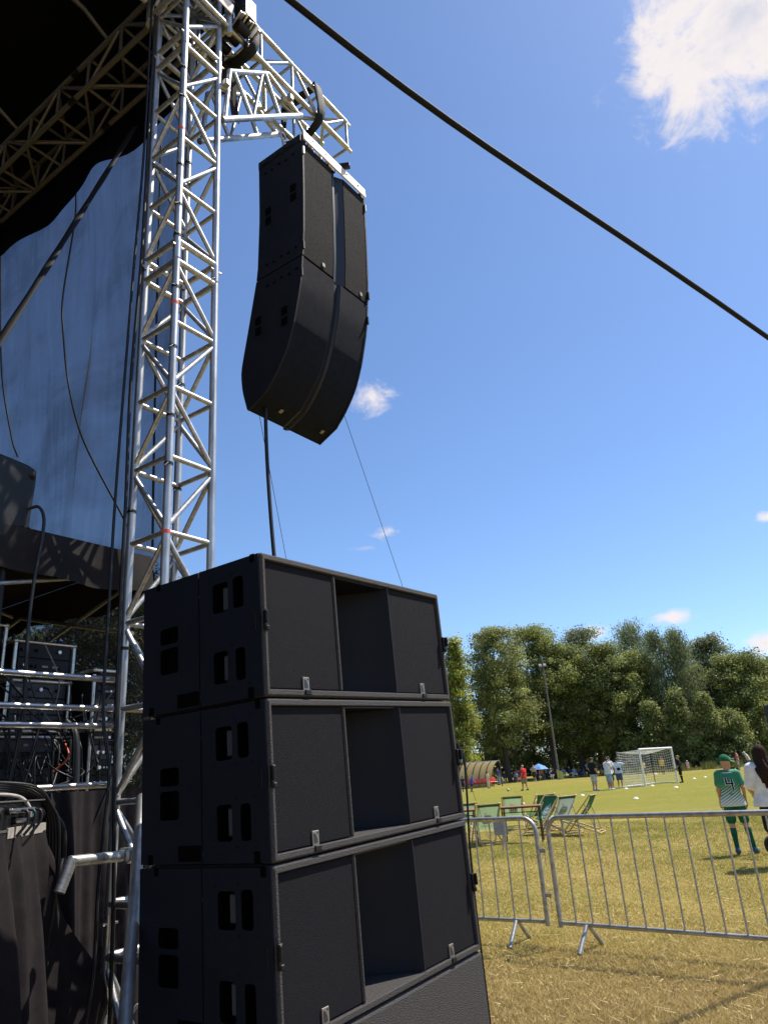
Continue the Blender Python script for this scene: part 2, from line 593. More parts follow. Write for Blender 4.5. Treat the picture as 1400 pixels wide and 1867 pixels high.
def grass_blades():
    n = 420000
    # density falls with distance
    y = 4.6 + (rng.random(n) ** 1.7) * 17.0
    x = rng.uniform(-2.6, .62, n) * 0
    x = (.02 + rng.random(n) * 1.0) * (y * .62 + .8) - .45
    keep = ~((x < .15) & (y < 5.2))
    x, y = x[keep], y[keep]
    # a little more grass round the tower foot
    m = 9000
    x = np.concatenate([x, rng.uniform(-3.2, -1.2, m)]); y = np.concatenate([y, rng.uniform(4.6, 9.5, m)])
    n = len(x)
    z = field_h(x, y)
    clump = noise2(x, y, 3)
    clump2 = noise2(x * 3.1, y * 3.1, 5)
    L = (.014 + .018 * rng.random(n)) * (1 + .3 * clump) + (rng.random(n) > .975) * .03
    lean = rng.uniform(0, 6.283, n)
    ll = L * rng.uniform(.5, 2.2, n)
    w = .0016 + .0014 * rng.random(n) + .00020 * y
    wd = rng.uniform(0, 6.283, n)
    V = np.empty((n, 3, 3), np.float32)
    dx, dy = np.cos(wd) * w, np.sin(wd) * w
    V[:, 0] = np.stack([x - dx, y - dy, z - .004], 1)
    V[:, 1] = np.stack([x + dx, y + dy, z - .004], 1)
    V[:, 2] = np.stack([x + np.cos(lean) * ll, y + np.sin(lean) * ll, z + L], 1)
    F = np.arange(n * 3).reshape(n, 3)
    t = rng.random(n)
    g = np.clip(.42 + .55 * clump + .3 * clump2 + .25 * (rng.random(n) - .5) + np.clip((y - 9) / 22, 0, .25), 0, 1)[:, None]
    straw = np.array([.55, .425, .15]); green = np.array([.27, .265, .045]); pale = np.array([.68, .56, .27])
    c = straw * (1 - g) + green * g
    # the strip trodden by the crowd in front of the barriers has gone brown
    br = np.clip((8.2 + 1.5 * clump - y) / 2.5, 0, 1)[:, None] * .75
    c = c * (1 - br) + np.array([.52, .385, .175]) * br * (1 + .25 * clump2[:, None])
    p = (rng.random(n) > .90)[:, None]
    c = np.where(p, pale, c) * (.66 + .66 * t)[:, None]
    # dry straw lying on top
    m = 2200
    ys_ = 4.8 + rng.random(m) ** 1.6 * 11; xs_ = rng.random(m) * (ys_ * .62 + .8) - .3
    ok = ~((xs_ < .35) & (ys_ < 5.6)); xs_, ys_ = xs_[ok], ys_[ok]; m = len(xs_)
    an = rng.uniform(0, 6.283, m); sl_ = rng.uniform(.04, .15, m); hz = field_h(xs_, ys_) + rng.uniform(.008, .035, m)
    W3 = np.empty((m, 3, 3), np.float32); ww = .0022 + .0002 * ys_
    W3[:, 0] = np.stack([xs_ - np.sin(an) * ww, ys_ + np.cos(an) * ww, hz], 1); W3[:, 1] = np.stack([xs_ + np.sin(an) * ww, ys_ - np.cos(an) * ww, hz + .002], 1)
    W3[:, 2] = np.stack([xs_ + np.cos(an) * sl_, ys_ + np.sin(an) * sl_, hz + rng.uniform(-.01, .02, m)], 1)
    V = np.concatenate([V, W3]); F = np.arange(len(V) * 3).reshape(-1, 3)
    c = np.concatenate([c, np.array([.74, .60, .32]) * rng.uniform(.5, 1.1, m)[:, None]])
    me = mesh_np('grass', V.reshape(-1, 3), F, tint_material('grass_blade', .85, .25))
    set_tint(me, np.repeat(c, 3, 0))
    tag(link('grass', me), 'short sun dried grass blades covering the near meadow', 'grass', kind='stuff')
grass_blades()
# ------------------------------------------------------------------ subwoofer stack
SW, SH, SD = 1.344, .565, .722
SU = Vector((-.02768519, -.0173907, .9994654)).normalized()
SA = Vector((.56381827, .82535461, .02997894)).normalized()
SB = SU.cross(SA).normalized()
SO = Vector((-.5006, 2.7041, 2.4294))

def ring(w0, w1, z0, z1, y, r, n=4):
    pts = []
    for cx, cz, a0 in ((w1 - r, z1 - r, 0), (w0 + r, z1 - r, 90), (w0 + r, z0 + r, 180), (w1 - r, z0 + r, 270)):
        for k in range(n + 1):
            a = R(a0 + 90 * k / n)
            pts.append(Vector((cx + r * math.cos(a), y, cz + r * math.sin(a))))
    return pts

def loft(mb, rings, cap0=False, cap1=False, smooth=False):
    n = len(rings[0])
    for i in range(len(rings) - 1):
        mb.add(rings[i] + rings[i + 1], [(k, n + k, n + (k + 1) % n, (k + 1) % n) for k in range(n)], smooth)
    if cap0:
        mb.add(rings[0], [tuple(range(n))])
    if cap1:
        mb.add(rings[-1], [tuple(range(n))[::-1]])
    return mb

def holed_plate(mb, u0, u1, v0, v1, holes, P, depth, pit):
    """plate in the (u,v) plane with rectangular recesses; P(u,v,d) gives the point, d = depth below the face"""
    us = sorted({u0, u1, *[h[0] for h in holes], *[h[1] for h in holes]})
    vs = sorted({v0, v1, *[h[2] for h in holes], *[h[3] for h in holes]})
    for i in range(len(us) - 1):
        for j in range(len(vs) - 1):
            cu, cv = (us[i] + us[i + 1]) / 2, (vs[j] + vs[j + 1]) / 2
            if any(h[0] < cu < h[1] and h[2] < cv < h[3] for h in holes):
                continue
            mb.add([P(us[i], vs[j], 0), P(us[i + 1], vs[j], 0), P(us[i + 1], vs[j + 1], 0), P(us[i], vs[j + 1], 0)], [(0, 1, 2, 3)])
    q = [P(u0, v0, 0), P(u1, v0, 0), P(u1, v1, 0), P(u0, v1, 0)]
    q2 = [P(u0, v0, .02), P(u1, v0, .02), P(u1, v1, .02), P(u0, v1, .02)]
    mb.add(q + q2, [(k, (k + 1) % 4, 4 + (k + 1) % 4, 4 + k) for k in range(4)])
    for h in holes:
        a = [P(h[0], h[2], 0), P(h[1], h[2], 0), P(h[1], h[3], 0), P(h[0], h[3], 0)]
        c = [P(h[0], h[2], depth), P(h[1], h[2], depth), P(h[1], h[3], depth), P(h[0], h[3], depth)]
        pit.add(a + c, [(k, (k + 1) % 4, 4 + (k + 1) % 4, 4 + k) for k in range(4)])
        pit.add(c, [(0, 1, 2, 3)])
        r = .014
        for su, sv, uu, vv in ((1, 1, h[0], h[2]), (-1, 1, h[1], h[2]), (-1, -1, h[1], h[3]), (1, -1, h[0], h[3])):
            mb.add([P(uu, vv, .0008), P(uu + su * r, vv, .0008), P(uu + su * r * .3, vv + sv * r * .3, .0008), P(uu, vv + sv * r, .0008)], [(0, 1, 2, 3)])
    return mb

_h = SH - .006
CUP = M('handle_cup_grey', (.055, .062, .075), .4, 0, spec=.4)
BADGE = M('nickel_badge', (.24, .22, .19), .45, .4)
shell_b = MB()
loft(shell_b, [ring(.052, SW, 0, _h, SD, .01), ring(.052, SW, 0, _h, .06, .01), ring(.006, SW, 0, _h, .059, .01), ring(.006, SW, 0, _h, .011, .01), ring(.010, SW - .004, .004, _h - .004, .003, .008), ring(.014, SW - .008, .008, _h - .008, 0, .006),
               ring(.024, SW - .020, .024, _h - .024, 0, .004), ring(.027, SW - .023, .027, _h - .027, .006, .003), ring(.027, SW - .023, .027, _h - .027, .055, .003), ring(.060, SW - .023, .027, _h - .027, .056, .003), ring(.060, SW - .023, .027, _h - .027, .56, .003)], True, True)
shell_me = shell_b.mesh('cabinet', PAINT)
rear_b = MB()
loft(rear_b, [ring(.052, SW, 0, _h, SD, .01), ring(.052, SW, 0, _h, .06, .01), ring(.006, SW, 0, _h, .059, .01), ring(.006, SW, 0, _h, .014, .01), ring(.011, SW - .005, .005, _h - .005, .004, .010), ring(.018, SW - .012, .012, _h - .012, 0, .008)], True, True)
rear_me = rear_b.mesh('cabinet', PAINT)
def gr_mesh(x0, x1):
    return MB().box(((x0 + x1) / 2, .030, _h / 2), (x1 - x0, .036, _h - .056), bev=.006).mesh('grille', GRILLE)
gr_l, gr_r = gr_mesh(.028, .452), gr_mesh(.872, SW - .024)
def divider(x, side):
    b = MB()
    b.box((x, .26, _h / 2), (.016, .51, _h - .058), bev=.005)
    return b.mesh('port_wall', PAINT)
PORTM = M('smooth_port_black', (.0145, .0165, .024), .55, 0, spec=.3, col2=(.0115, .013, .0195), vscale=3)
div_l = divider(.462, 1)
# right wall of the port: flared lip curving back into the throat
fl = MB()
def flare(u, v):
    t = u * 1.5
    return Vector((.868 - .27 * u ** 1.35, .004 + .40 * u ** .9, .029 + v * (_h - .058)))
fl.grid(flare, 12, 2)
fl.add([Vector((.868, .004, .029)), Vector((.872, .004, .029)), Vector((.872, .004, _h - .029)), Vector((.868, .004, _h - .029))], [(0, 1, 2, 3)])
fl_me = fl.mesh('port_wall', PORTM)
back_me = MB().box((.54, .42, _h / 2), (.14, .01, _h - .06)).mesh('port_back', DARK)
ceiling_shade_me = MB().box((.66, .24, _h - .0315), (.386, .44, .006)).mesh('port_ceiling_shade', DARK)  # dark sheet added under the port ceiling to stand in for its shade
def PS(u, v, d):
    return Vector((d, u, v))
HF = [(.187, .276, _h - .201, _h - .079), (.099, .157, _h - .199, _h - .073), (.196, .276, _h - .482, _h - .357), (.100, .152, _h - .482, _h - .358)]
HR = [(.491, .605, _h - .273, _h - .205), (.491, .604, _h - .398, _h - .292)]
def pits(u0, u1, holes):
    out = []
    for hh in holes:
        pb = MB(); holed_plate(MB(), u0, u1, .004, _h - .004, [hh], PS, .05, pb); out.append(pb.mesh('handle_pocket', PIT))
    return out
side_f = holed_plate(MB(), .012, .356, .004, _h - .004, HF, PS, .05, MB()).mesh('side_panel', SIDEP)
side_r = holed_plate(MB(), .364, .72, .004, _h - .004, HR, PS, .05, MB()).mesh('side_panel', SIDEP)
pit_f, pit_r = pits(.012, .356, HF), pits(.364, .72, HR)
cups = [MB().box((.034, (h[0] + h[1]) / 2 - .012, (h[2] + h[3]) / 2), (.012, (h[1] - h[0]) * .62, (h[3] - h[2]) * .78), bev=.004).mesh('handle_cup', CUP) for h in (HF[0], HF[2])]
slot_me = MB().box((-.001, .041, _h - .275), (.004, .011, .066), bev=.0015).mesh('slot', DARK)
notch_ms = [MB().box(c, d, bev=.002).mesh('rigging_pocket', PIT) for c, d in (((.0, .045, _h - .017), (.005, .026, .034)), ((.0, .075, .022), (.005, .030, .040)), ((.0, .43, .040), (.005, .13, .055)), ((.0, .66, .020), (.005, .03, .036)), ((.0, .62, _h - .015), (.005, .026, .030)))]
scr = MB()
for h in HF + HR:
    for (u, v) in ((h[0] - .018, h[2] - .018), (h[1] + .016, h[2] - .02), (h[0] - .018, h[3] + .02), (h[1] + .016, h[3] + .018)):
        scr.cyl((-.002, u, v), (.004, u, v), .004, n=8)
scr_me = scr.mesh('screw_set', DARK)
seam_me = MB().cyl((.008, .360, _h - .10), (.008, .360, _h - .115), .004, n=8).cyl((.008, .360, .03), (.008, .360, .045), .004, n=8).mesh('locating_pin', GALV)
def latch(side):
    b = MB()
    x = .012 if side < 0 else SW - .012
    b.box((x, -.006, _h - .275), (.022, .014, .078), bev=.003)
    b.box((x + .010 * -side * -1, -.017, _h - .262), (.012, .016, .050), bev=.004)
    b.box((x, -.014, _h - .305), (.018, .010, .018), bev=.003)
    return b.mesh('latch', DARK)
la_l, la_r = latch(-1), latch(1)
def badge_mesh(x):
    return MB().box((x, .009, .052), (.036, .006, .052), bev=.001).mesh('badge', BADGE)
def emblem_mesh(x):
    b = MB()
    pr = [(-.012, .070)] + [(-.012 + .021 * math.sin(R(90) * t / 6), .070 - .034 * (1 - math.cos(R(90) * t / 6))) for t in range(1, 7)] + [(-.012, .036)]
    b.prism([Vector((x + p[0], .0055, p[1])) for p in pr], (0, -.0008, 0))
    b.box((x + .010, .0052, .070), (.006, .001, .006))
    return b.mesh('emblem', M('emblem_dark', (.03, .03, .035), .4))
def clip_mesh(x):
    return MB().box((x, -.001, .018), (.034, .010, .020), bev=.002).mesh('grille_clip', DARK)
BX = (.237, 1.095)
badges = [badge_mesh(x) for x in BX]
emblems = [emblem_mesh(x) for x in BX]
clips = [clip_mesh(x) for x in BX]

sub_labels = ['topmost black subwoofer of the stack, level with the tower bars', 'second black subwoofer from the top of the stack',
              'third black subwoofer from the top, with grilles and centre port', 'bottom black subwoofer turned round to show its plain back panel']
MROT = Matrix((SA, SB, SU)).transposed()
for row in range(4):
    t = thing('subwoofer', sub_labels[row], 'subwoofer', group='subwoofers stacked in front of the tower')
    t.rotation_euler = MROT.to_euler()
    jit = [0, .002, -.002, .001][row]
    t.location = SO - SU * (SH * (row + 1)) + SA * jit
    for me, nm in ((side_f, 'side_panel'), (side_r, 'side_panel'), (slot_me, 'slot'), *[(nm_, 'rigging_pocket') for nm_ in notch_ms], (scr_me, 'screw_set'), (seam_me, 'locating_pin')):
        link(nm, me, t)
    for pm in pit_f + pit_r:
        link('handle_pocket', pm, t)
    for c in cups:
        link('handle_cup', c, t)
    if row < 3:
        link('cabinet', shell_me, t)
        for g, bdg, em, cl in ((gr_l, badges[0], emblems[0], clips[0]), (gr_r, badges[1], emblems[1], clips[1])):
            go = link('grille', g, t)
            bo = link('badge', bdg, go)
            link('emblem', em, go)
            link('grille_clip', cl, t)
        link('port_wall', div_l, t); link('port_wall', fl_me, t); link('port_back', back_me, t); link('port_ceiling_shade', ceiling_shade_me, t)
        link('latch', la_l, t); link('latch', la_r, t)
    else:
        link('cabinet', rear_me, t)
        MB().box((SW / 2, SD / 2, -.10), (SW - .1, SD - .1, .17), bev=.01).build('base', DARK, t)

# ------------------------------------------------------------------ hanging line array
AL, AR = 3.71, 4.62
FRONT = [(7.0, 3.135), (6.9, 3.133), (6.43, 3.141), (5.945, 3.158), (5.70, 3.18), (5.41, 3.214), (5.09, 3.294), (4.86, 3.382), (4.70, 3.49), (4.56, 3.612), (4.46, 3.83)]
REAR = [(7.0, 3.675), (6.88, 3.672), (6.35, 3.672), (5.76, 3.702), (5.65, 3.726), (5.25, 3.816), (4.97, 3.883), (4.84, 3.91), (4.66, 3.893), (4.46, 3.835)]
def interp(tab, z):
    t = sorted(tab)
    return float(np.interp(z, [p[0] for p in t], [p[1] for p in t]))
def curve_pts(tab, z0, z1, n, off=0.):
    out = []
    for i in range(n + 1):
        z = z0 + (z1 - z0) * (1 - (1 - i / n) ** 1.5 if z1 < 4.6 else i / n)
        e = .004
        b0 = interp(tab, z)
        # smooth the polyline a little
        b0 = (b0 + .5 * interp(tab, z + .05) + .5 * interp(tab, z - .05)) / 2 if 4.56 < z < 6.9 else b0
        out.append((b0 + off, z))
    return out
ARP = M('black_array_paint', (.0080, .0098, .0165), .6, 0, bump=.35, bscale=300, spec=.2, col2=(.006, .0074, .0125), vscale=6)
ARG = M('black_array_foam', (.024, .022, .0225), .85, 0, bump=.9, bscale=330, spec=.12, col2=(.015, .0145, .016), vscale=90)
ARG_SHADE = M('black_array_foam_shaded', (.0060, .0082, .0160), .8, 0, bump=.3, bscale=330, spec=.15, col2=(.0045, .006, .0115), vscale=20)  # same grille foam, with the lower cabinet's shade put into its colour
AR0 = SP(AL, 3.135, 4.46)
def LP(a, b, z):
    return Vector((a - AL, b - 3.135, z - 4.46))
def array_cab(label, z0, z1, n, lower):
    t = thing('line_array_speaker', label, 'loudspeaker', AR0, TH, group='loudspeakers hung from the truss arm')
    fr, rr = curve_pts(FRONT, z0, z1, n), curve_pts(REAR, z0, z1, n)
    core = [LP(AL + .012, min(b + .115, interp(REAR, z) - .012), z) for b, z in (fr[:-1] if lower else fr)] + [LP(AL + .012, b - .004, z) for b, z in (rr[:-1] if lower else rr)[::-1]]
    MB().prism(core, (AR - AL - .024, 0, 0)).build('body', ARP, t)
    for a0 in (AL, AR - .018):
        prof = [LP(a0, b, z) for b, z in fr] + [LP(a0, b, z) for b, z in (rr[::-1][1:] if lower else rr[::-1])]
        MB().prism(prof, (.018, 0, 0)).build('side_panel', ARP, t)
    def strip(a0, a1, o0, o1, name, mat, nu=1, thick=.05, zo=.006):
        b = MB()
        def f(u, v):
            i = v * (len(fr) - 1)
            k = min(int(i), len(fr) - 2)
            w = i - k
            bb = fr[k][0] * (1 - w) + fr[k + 1][0] * w
            zz = fr[k][1] * (1 - w) + fr[k + 1][1] * w
            return LP(a0 + (a1 - a0) * u, bb + o0 + (o1 - o0) * u, zz - zo * (1 - 2 * v))
        b.grid(f, nu, len(fr) - 1, smooth=True)
        # edge faces of the panel, never deeper than the cabinet there
        def tk(q):
            i = min(len(fr) - 1, int(q * (len(fr) - 1)))
            return min(thick, max(.002, interp(REAR, fr[i][1]) - fr[i][0] - max(o0, o1) - .012))
        for uu, fl2 in ((0, True), (1, False)):
            b.grid(lambda p, q, uu=uu: f(uu, q) + Vector((0, tk(q) * p, 0)), 1, len(fr) - 1, flip=fl2)
        for vv in (0, 1):
            b.grid(lambda p, q, vv=vv: f(p, vv) + Vector((0, tk(vv) * q, 0)), 1, 1)
        return b.build(name, mat, t)
    gm = ARG_SHADE if lower else ARG
    gl = strip(AL + .020, AL + (.425 if lower else .40), .004, .004, 'grille', gm)
    gr2 = strip(AR - (.400 if lower else .335), AR - .020, .004, .004, 'grille', gm)
    WG = M('waveguide_blue_black', (.016, .019, .028), .4, 0, spec=.35)
    if lower:
        strip(AL + .426, AL + .452, .006, .030, 'waveguide_wall', WG, thick=.02)
        strip(AL + .453, AL + .490, .032, .032, 'waveguide_throat', ARP, thick=.02)
        strip(AL + .491, AR - .401, .030, .008, 'waveguide_wall', WG, thick=.02)
    else:
        strip(AL + .402, AL + .440, .012, .055, 'waveguide_wall', WG, thick=.03)
        strip(AL + .441, AL + .470, .030, .030, 'waveguide_throat', WG, thick=.03)
        strip(AL + .471, AR - .337, .060, .010, 'waveguide_wall', WG, thick=.03)
    zb = (z1 + .05) if not lower else 4.515
    for a in (AL + .27, AR - .11):
        bb = interp(FRONT, zb)
        if lower:
            dd = Vector((0, interp(FRONT, zb - .03) - interp(FRONT, zb + .03), -.06)).normalized()
        else:
            dd = Vector((0, 0, -1))
        nn = Vector((0, -1, 0)) - dd * Vector((0, -1, 0)).dot(dd)
        nn.normalize()
        rot = Matrix((Vector((1, 0, 0)), -nn, -dd)).transposed()
        MB().box(LP(a, bb, zb) + nn * .0005, (.034, .006, .038), rot).build('badge', BADGE, t)
    return t
c1 = array_cab('upper black line array speaker hung under the truss arm', 6.92, 5.693, 10, False)
c2 = array_cab('lower curved black line array speaker hanging in the sky', 5.68, 4.46, 22, True)
def cup_shade_plates(t, cs):
    for b, z in cs:
        for dz in (.052, -.052):
            MB().box(LP(AL - .0015, b, z + dz), (.005, .068, .078), bev=.002).build('handle', PIT, t)  # flat near-black plates stand in for the shade inside the handle recesses
cup_shade_plates(c1, [(3.565, 6.32), (3.262, 6.40)])
cup_shade_plates(c2, [(3.70, 5.22), (3.40, 5.18)])
for t, z in ((c1, 6.83), (c1, 5.80), (c2, 5.58)):
    for k in range(5):
        MB().box(LP(AL - .001, 3.25 + .085 * k, z - .012 * (k % 2)), (.004, .026, .020), bev=.001).build('rigging_pocket', PIT, t)
for a in (AL + .004, AR - .004):
    for (z, t) in ((6.80, c1), (5.78, c1), (5.52, c2)):
        MB().box(LP(a, interp(FRONT, z) - .006, z), (.020, .016, .085), bev=.003).build('latch', STEEL if z > 6 else DARK, t)
# flying frame
BUMP = M('pale_flying_bar', (.80, .71, .64), .45, .0, var=.10, vscale=12)
t = thing('flying_frame', 'flying frame with pale front bar on top of the hanging speakers', 'rigging', AR0, TH)
rotb = Matrix.Rotation(R(-4), 3, 'X')
MB().box(LP((AL + AR) / 2, 3.122, 6.975), (AR - AL, .016, .112), rotb, bev=.003).build('front_bar', BUMP, t)
for a in (AL + .009, AR - .009):
    MB().box(LP(a, 3.42, 6.970), (.018, .52, .085), bev=.003).build('side_bar', ARP, t)
for b2 in (3.30, 3.45, 3.60):
    MB().box(LP(AL - .002, b2, 6.970), (.006, .07, .035), bev=.002).build('pin_slot', DARK, t)
MB().box(LP(4.17, 3.45, 6.985), (.10, .56, .05), bev=.004).build('spine', ARP, t)
for a in (AL + .12, AL + .30, AR - .30, AR - .12):
    MB().cyl(LP(a, 3.108, 6.985), LP(a, 3.118, 6.985), .008, n=10).build('bolt', DARK, t)
MB().box(LP(4.30, 3.12, 7.075), (.05, .11, .05), Matrix.Rotation(R(30), 3, 'Z'), bev=.006).build('inclinometer', DARK, t)
for a in (3.80, 4.17):
    rod('shackle', t, LP(a, 3.42, 7.0), LP(a, 3.45, 7.24), .014, STEEL)
    MB().tube([LP(a + .035 * math.cos(q), 3.44, 7.25 + .045 * math.sin(q)) for q in np.linspace(0, 6.28, 13)[:-1]], .010, 6, True).build('shackle', STEEL, t)
MB().tube([LP(4.17, 3.44, 7.28), LP(4.17, 3.46, 7.7)], .012).build('shackle', STEEL, t)
# ------------------------------------------------------------------ truss tower and arm
TA, TB, TS = 2.710, 3.472, .34
def truss(parent, o, ax, u, v, L, bays, s, rc=.0253, rb=.0162, first=True, last=True, flip=0, chords=True, thick_ends=True, ALU=ALU):
    o, ax, u, v = Vector(o), Vector(ax), Vector(u), Vector(v)
    h = s / 2
    cn = [o - u * h - v * h, o + u * h - v * h, o + u * h + v * h, o - u * h + v * h]
    if chords:
        for c in cn:
            rod('chord', parent, c, c + ax * L, rc, ALU, 14)
    st = L / bays
    for i in range(bays + 1):
        p = ax * (i * st)
        end = i in (0, bays)
        if (i == 0 and not first) or (i == bays and not last):
            continue
        for k in range(4):
            rod('brace', parent, cn[k] + p, cn[(k + 1) % 4] + p, .0215 if (end and thick_ends) else rb, ALU, 12)
    for i in range(bays):
        for k in range(4):
            a, b = cn[k], cn[(k + 1) % 4]
            if (i + flip + k) % 2:
                a, b = b, a
            rod('brace', parent, a + ax * (i * st + .03), b + ax * ((i + 1) * st - .03), rb, ALU, 10)
tower = sthing('truss_tower', 'tall silver aluminium truss tower standing behind the subwoofers', 'truss', TA, TB)
Z3, X3, Y3 = (0, 0, 1), (1, 0, 0), (0, 1, 0)
truss(tower, (0, 0, .12), Z3, X3, Y3, .68, 1, TS)
truss(tower, (0, 0, 1.04), Z3, X3, Y3, 3.91, 8, TS, chords=False)
truss(tower, (0, 0, 5.12), Z3, X3, Y3, 1.90, 4, TS, chords=False, flip=1)
truss(tower, (0, 0, 7.19), Z3, X3, Y3, 1.3, 3, TS, chords=False)
h = TS / 2
COR = {'L': (-h, h), 'F': (-h, -h), 'B': (h, h), 'R': (h, -h)}
for k, (x, y) in COR.items():
    for z0, z1 in ((.80, 5.035), (5.037, 7.105), (7.107, 8.5)):
        rod('chord', tower, (x, y, z0), (x, y, z1), .0253, ALU, 16)
    for z in (.92, 5.036, 7.106):
        MB().cyl((x, y, z - .07), (x, y, z + .07), .0285, n=14).build('coupler', STEEL, tower)
        MB().cyl((x - .045, y - .01, z + .03), (x + .045, y - .01, z + .03), .008, n=8).build('pin', STEEL, tower)
MB().box((0, 0, .06), (.6, .6, .11), bev=.01).build('base_plate', STEEL, tower)
for k, z in (('F', 4.59), ('F', 2.98), ('F', 6.13)):
    x, y = COR[k]
    MB().cyl((x, y, z), (x, y, z + .022), .0268, n=14).build('tape_mark', RED, tower)
for (k, z) in (('F', 6.75), ('F', 6.45), ('F', 5.78), ('F', 5.42), ('F', 5.15), ('F', 4.72), ('F', 4.25), ('F', 3.75), ('F', 3.42), ('B', 5.05), ('B', 4.25), ('B', 3.45), ('B', 6.3), ('L', 5.02), ('R', 4.98), ('L', 2.35), ('L', 3.2)):
    x, y = COR[k]
    b = MB().cyl((x, y, z), (x, y, z + .018), .0285, n=12)
    b.cyl((x - .02, y - .02, z + .008), (x - .055, y - .03, z + random.uniform(-.03, .04)), .006, .003, n=6)
    b.build('cable_tie', CABLE, tower)

# head block on the tower: sleeve with plates, rollers and a chain hoist
hd = sthing('sleeve_block', 'steel sleeve block with rollers and plates on top of the truss tower', 'rigging', TA, TB, 7.3)
for (x, y) in ((-.23, -.23), (.23, -.23), (.23, .23), (-.23, .23)):
    rod('post', hd, (x, y, .22), (x, y, 1.15), .0253, ALU)
for z in (.3, .78, 1.12):
    for p, q in (((-.23, -.23), (.23, -.23)), ((.23, -.23), (.23, .23)), ((.23, .23), (-.23, .23)), ((-.23, .23), (-.23, -.23))):
        rod('rail', hd, (*p, z), (*q, z), .022, ALU)
for i, (p, q) in enumerate((((-.23, -.23, .3), (.23, -.23, .78)), ((.23, -.23, .3), (.23, .23, .78)), ((.23, .23, .3), (-.23, .23, .78)), ((-.23, .23, .3), (-.23, -.23, .78)))):
    rod('brace', hd, p, q, .016, ALU)
MB().box((.02, -.275, .47), (.42, .012, .10), Matrix.Rotation(R(8), 3, 'X'), bev=.002).build('plate', BUMP, hd)
MB().box((-.29, .02, .55), (.014, .34, .16), bev=.002).build('plate', GALV, hd)
MB().box((.30, -.08, .55), (.014, .24, .16), bev=.002).build('plate', SHADE_ALU, hd)
for k in range(4):
    MB().cyl((.30, -.25 + .12 * k, .40), (.42, -.25 + .12 * k, .40), .045, n=14).build('roller', DARK, hd)
MB().box((.38, -.27, .60), (.16, .14, .26), bev=.02).build('hoist_motor', DARK, hd)
for k in range(3):
    MB().box((.34 + .03 * k, -.33 + .05 * k, .86), (.02, .05, .30), Matrix.Rotation(R(18 * k - 12), 3, 'Y'), bev=.003).build('bracket', GALV, hd)
for k in range(7):
    MB().cyl((.27 + .035 * k, -.34, .44 + .02 * (k % 3)), (.29 + .035 * k, -.20, .42 + .03 * (k % 2)), .012, n=8).build('bolt', STEEL, hd)
b = MB()
for k in range(30):
    b.tube([Vector((.44, -.24, .30 + .026 * k)) + Vector(((.009 if k % 2 else 0) * math.cos(q), (0 if k % 2 else .009) * math.cos(q), .018 * math.sin(q))) for q in np.linspace(0, 6.28, 7)[:-1]], .004, 4, True)
b.build('chain', STEEL, hd)

arm = sthing('cantilever_truss', 'short silver box truss arm reaching out from the tower head', 'truss', 2.95, 3.47, 7.858)
truss(arm, (0, 0, 0), X3, Y3, Z3, 1.66, 4, .36, rc=.0245, rb=.0150, flip=1, thick_ends=False)
for y in (-.18, .18):
    for z in (-.18, .18):
        rod('spigot', arm, (1.66, y, z), (1.72, y, z), .017, STEEL)
for y, sh in ((-.17, 0), (.17, .10)):
    lad = sthing('knee_bracket', ('near' if y < 0 else 'far') + ' diagonal knee bracket of silver tubes under the truss arm', 'bracket', 2.9, 3.47 + y, 6.5, group='knee brackets under the arm')
    def kp(a, z): return (a - 2.9 + sh * .6, 0, z - 6.5 + sh * .6)
    rod('tube', lad, kp(2.925, 6.58), kp(3.90, 7.50), .027, ALU)
    rod('tube', lad, kp(3.0, 7.19), kp(3.46, 7.615), .022, ALU)
    rod('tube', lad, kp(2.955, 6.62), kp(3.0, 7.19), .022, ALU)
    rod('tube', lad, kp(3.46, 7.615), kp(3.87, 7.475), .022, ALU)
    rod('tube', lad, kp(3.055, 7.22), kp(3.25, 6.90), .018, ALU)
    rod('tube', lad, kp(3.39, 7.55), kp(3.275, 6.93), .016, ALU)
    rod('tube', lad, kp(3.42, 7.59), kp(3.60, 7.23), .020, ALU)
    for a, z in ((2.94, 6.95), (3.72, 7.52)):
        b = MB().cyl((kp(a - .06, z)[0], -.02 if y > 0 else .02, kp(a, z)[2]), (kp(a + .06, z)[0], 0, kp(a, z)[2]), .022, n=10)
        b.box(Vector(kp(a, z)) + Vector((0, -.03, .02)), (.05, .05, .06), bev=.008)
        b.build('clamp', GALV, lad)
def band(a, w, label, drop=0.):
    """a round sling of black cloth wrapped about the truss arm"""
    b = MB()
    hh = .215
    prof = [(-hh, hh), (-hh - .012, -hh), (hh * .2, -hh - .03 - drop), (hh + .012, -hh), (hh, hh), (0, hh + .01)]
    pts = bez([(0, y, z) for y, z in prof + prof[:1]], 4)
    def f(u, v):
        i = min(int(v * (len(pts) - 1)), len(pts) - 1)
        return Vector(pts[i]) + Vector(((u - .5) * w * (1 + .25 * math.sin(v * 19)), .006 * math.sin(u * 9 + v * 31), 0))
    b.grid(f, 3, len(pts) - 1)
    o = link('round_sling', b.mesh('round_sling', STRAP), None, SP(a, 3.47, 7.858), (0, 0, TH))
    md = o.modifiers.new('thickness', 'SOLIDIFY'); md.thickness = .008
    tag(o, label, 'sling', 'black slings around the arm')
band(3.20, .13, 'black cloth sling wrapped round the truss arm beside the tower head')
band(4.12, .10, 'black cloth sling wrapped round the truss arm above the hanging speakers', .1)
# black cloth hanging off the first sling
MB().grid(lambda u, v: Vector(((u - .5) * .26, .02 * math.sin(u * 7 + v * 3), -v * (.62 + .1 * u))), 6, 8).build('hanging_cloth', CLOTH, None, SP(3.22, 3.52, 7.80), (0, 0, TH + .3))
tag(bpy.data.objects['hanging_cloth'], 'scrap of black cloth hanging under the truss arm near the tower', 'cloth')

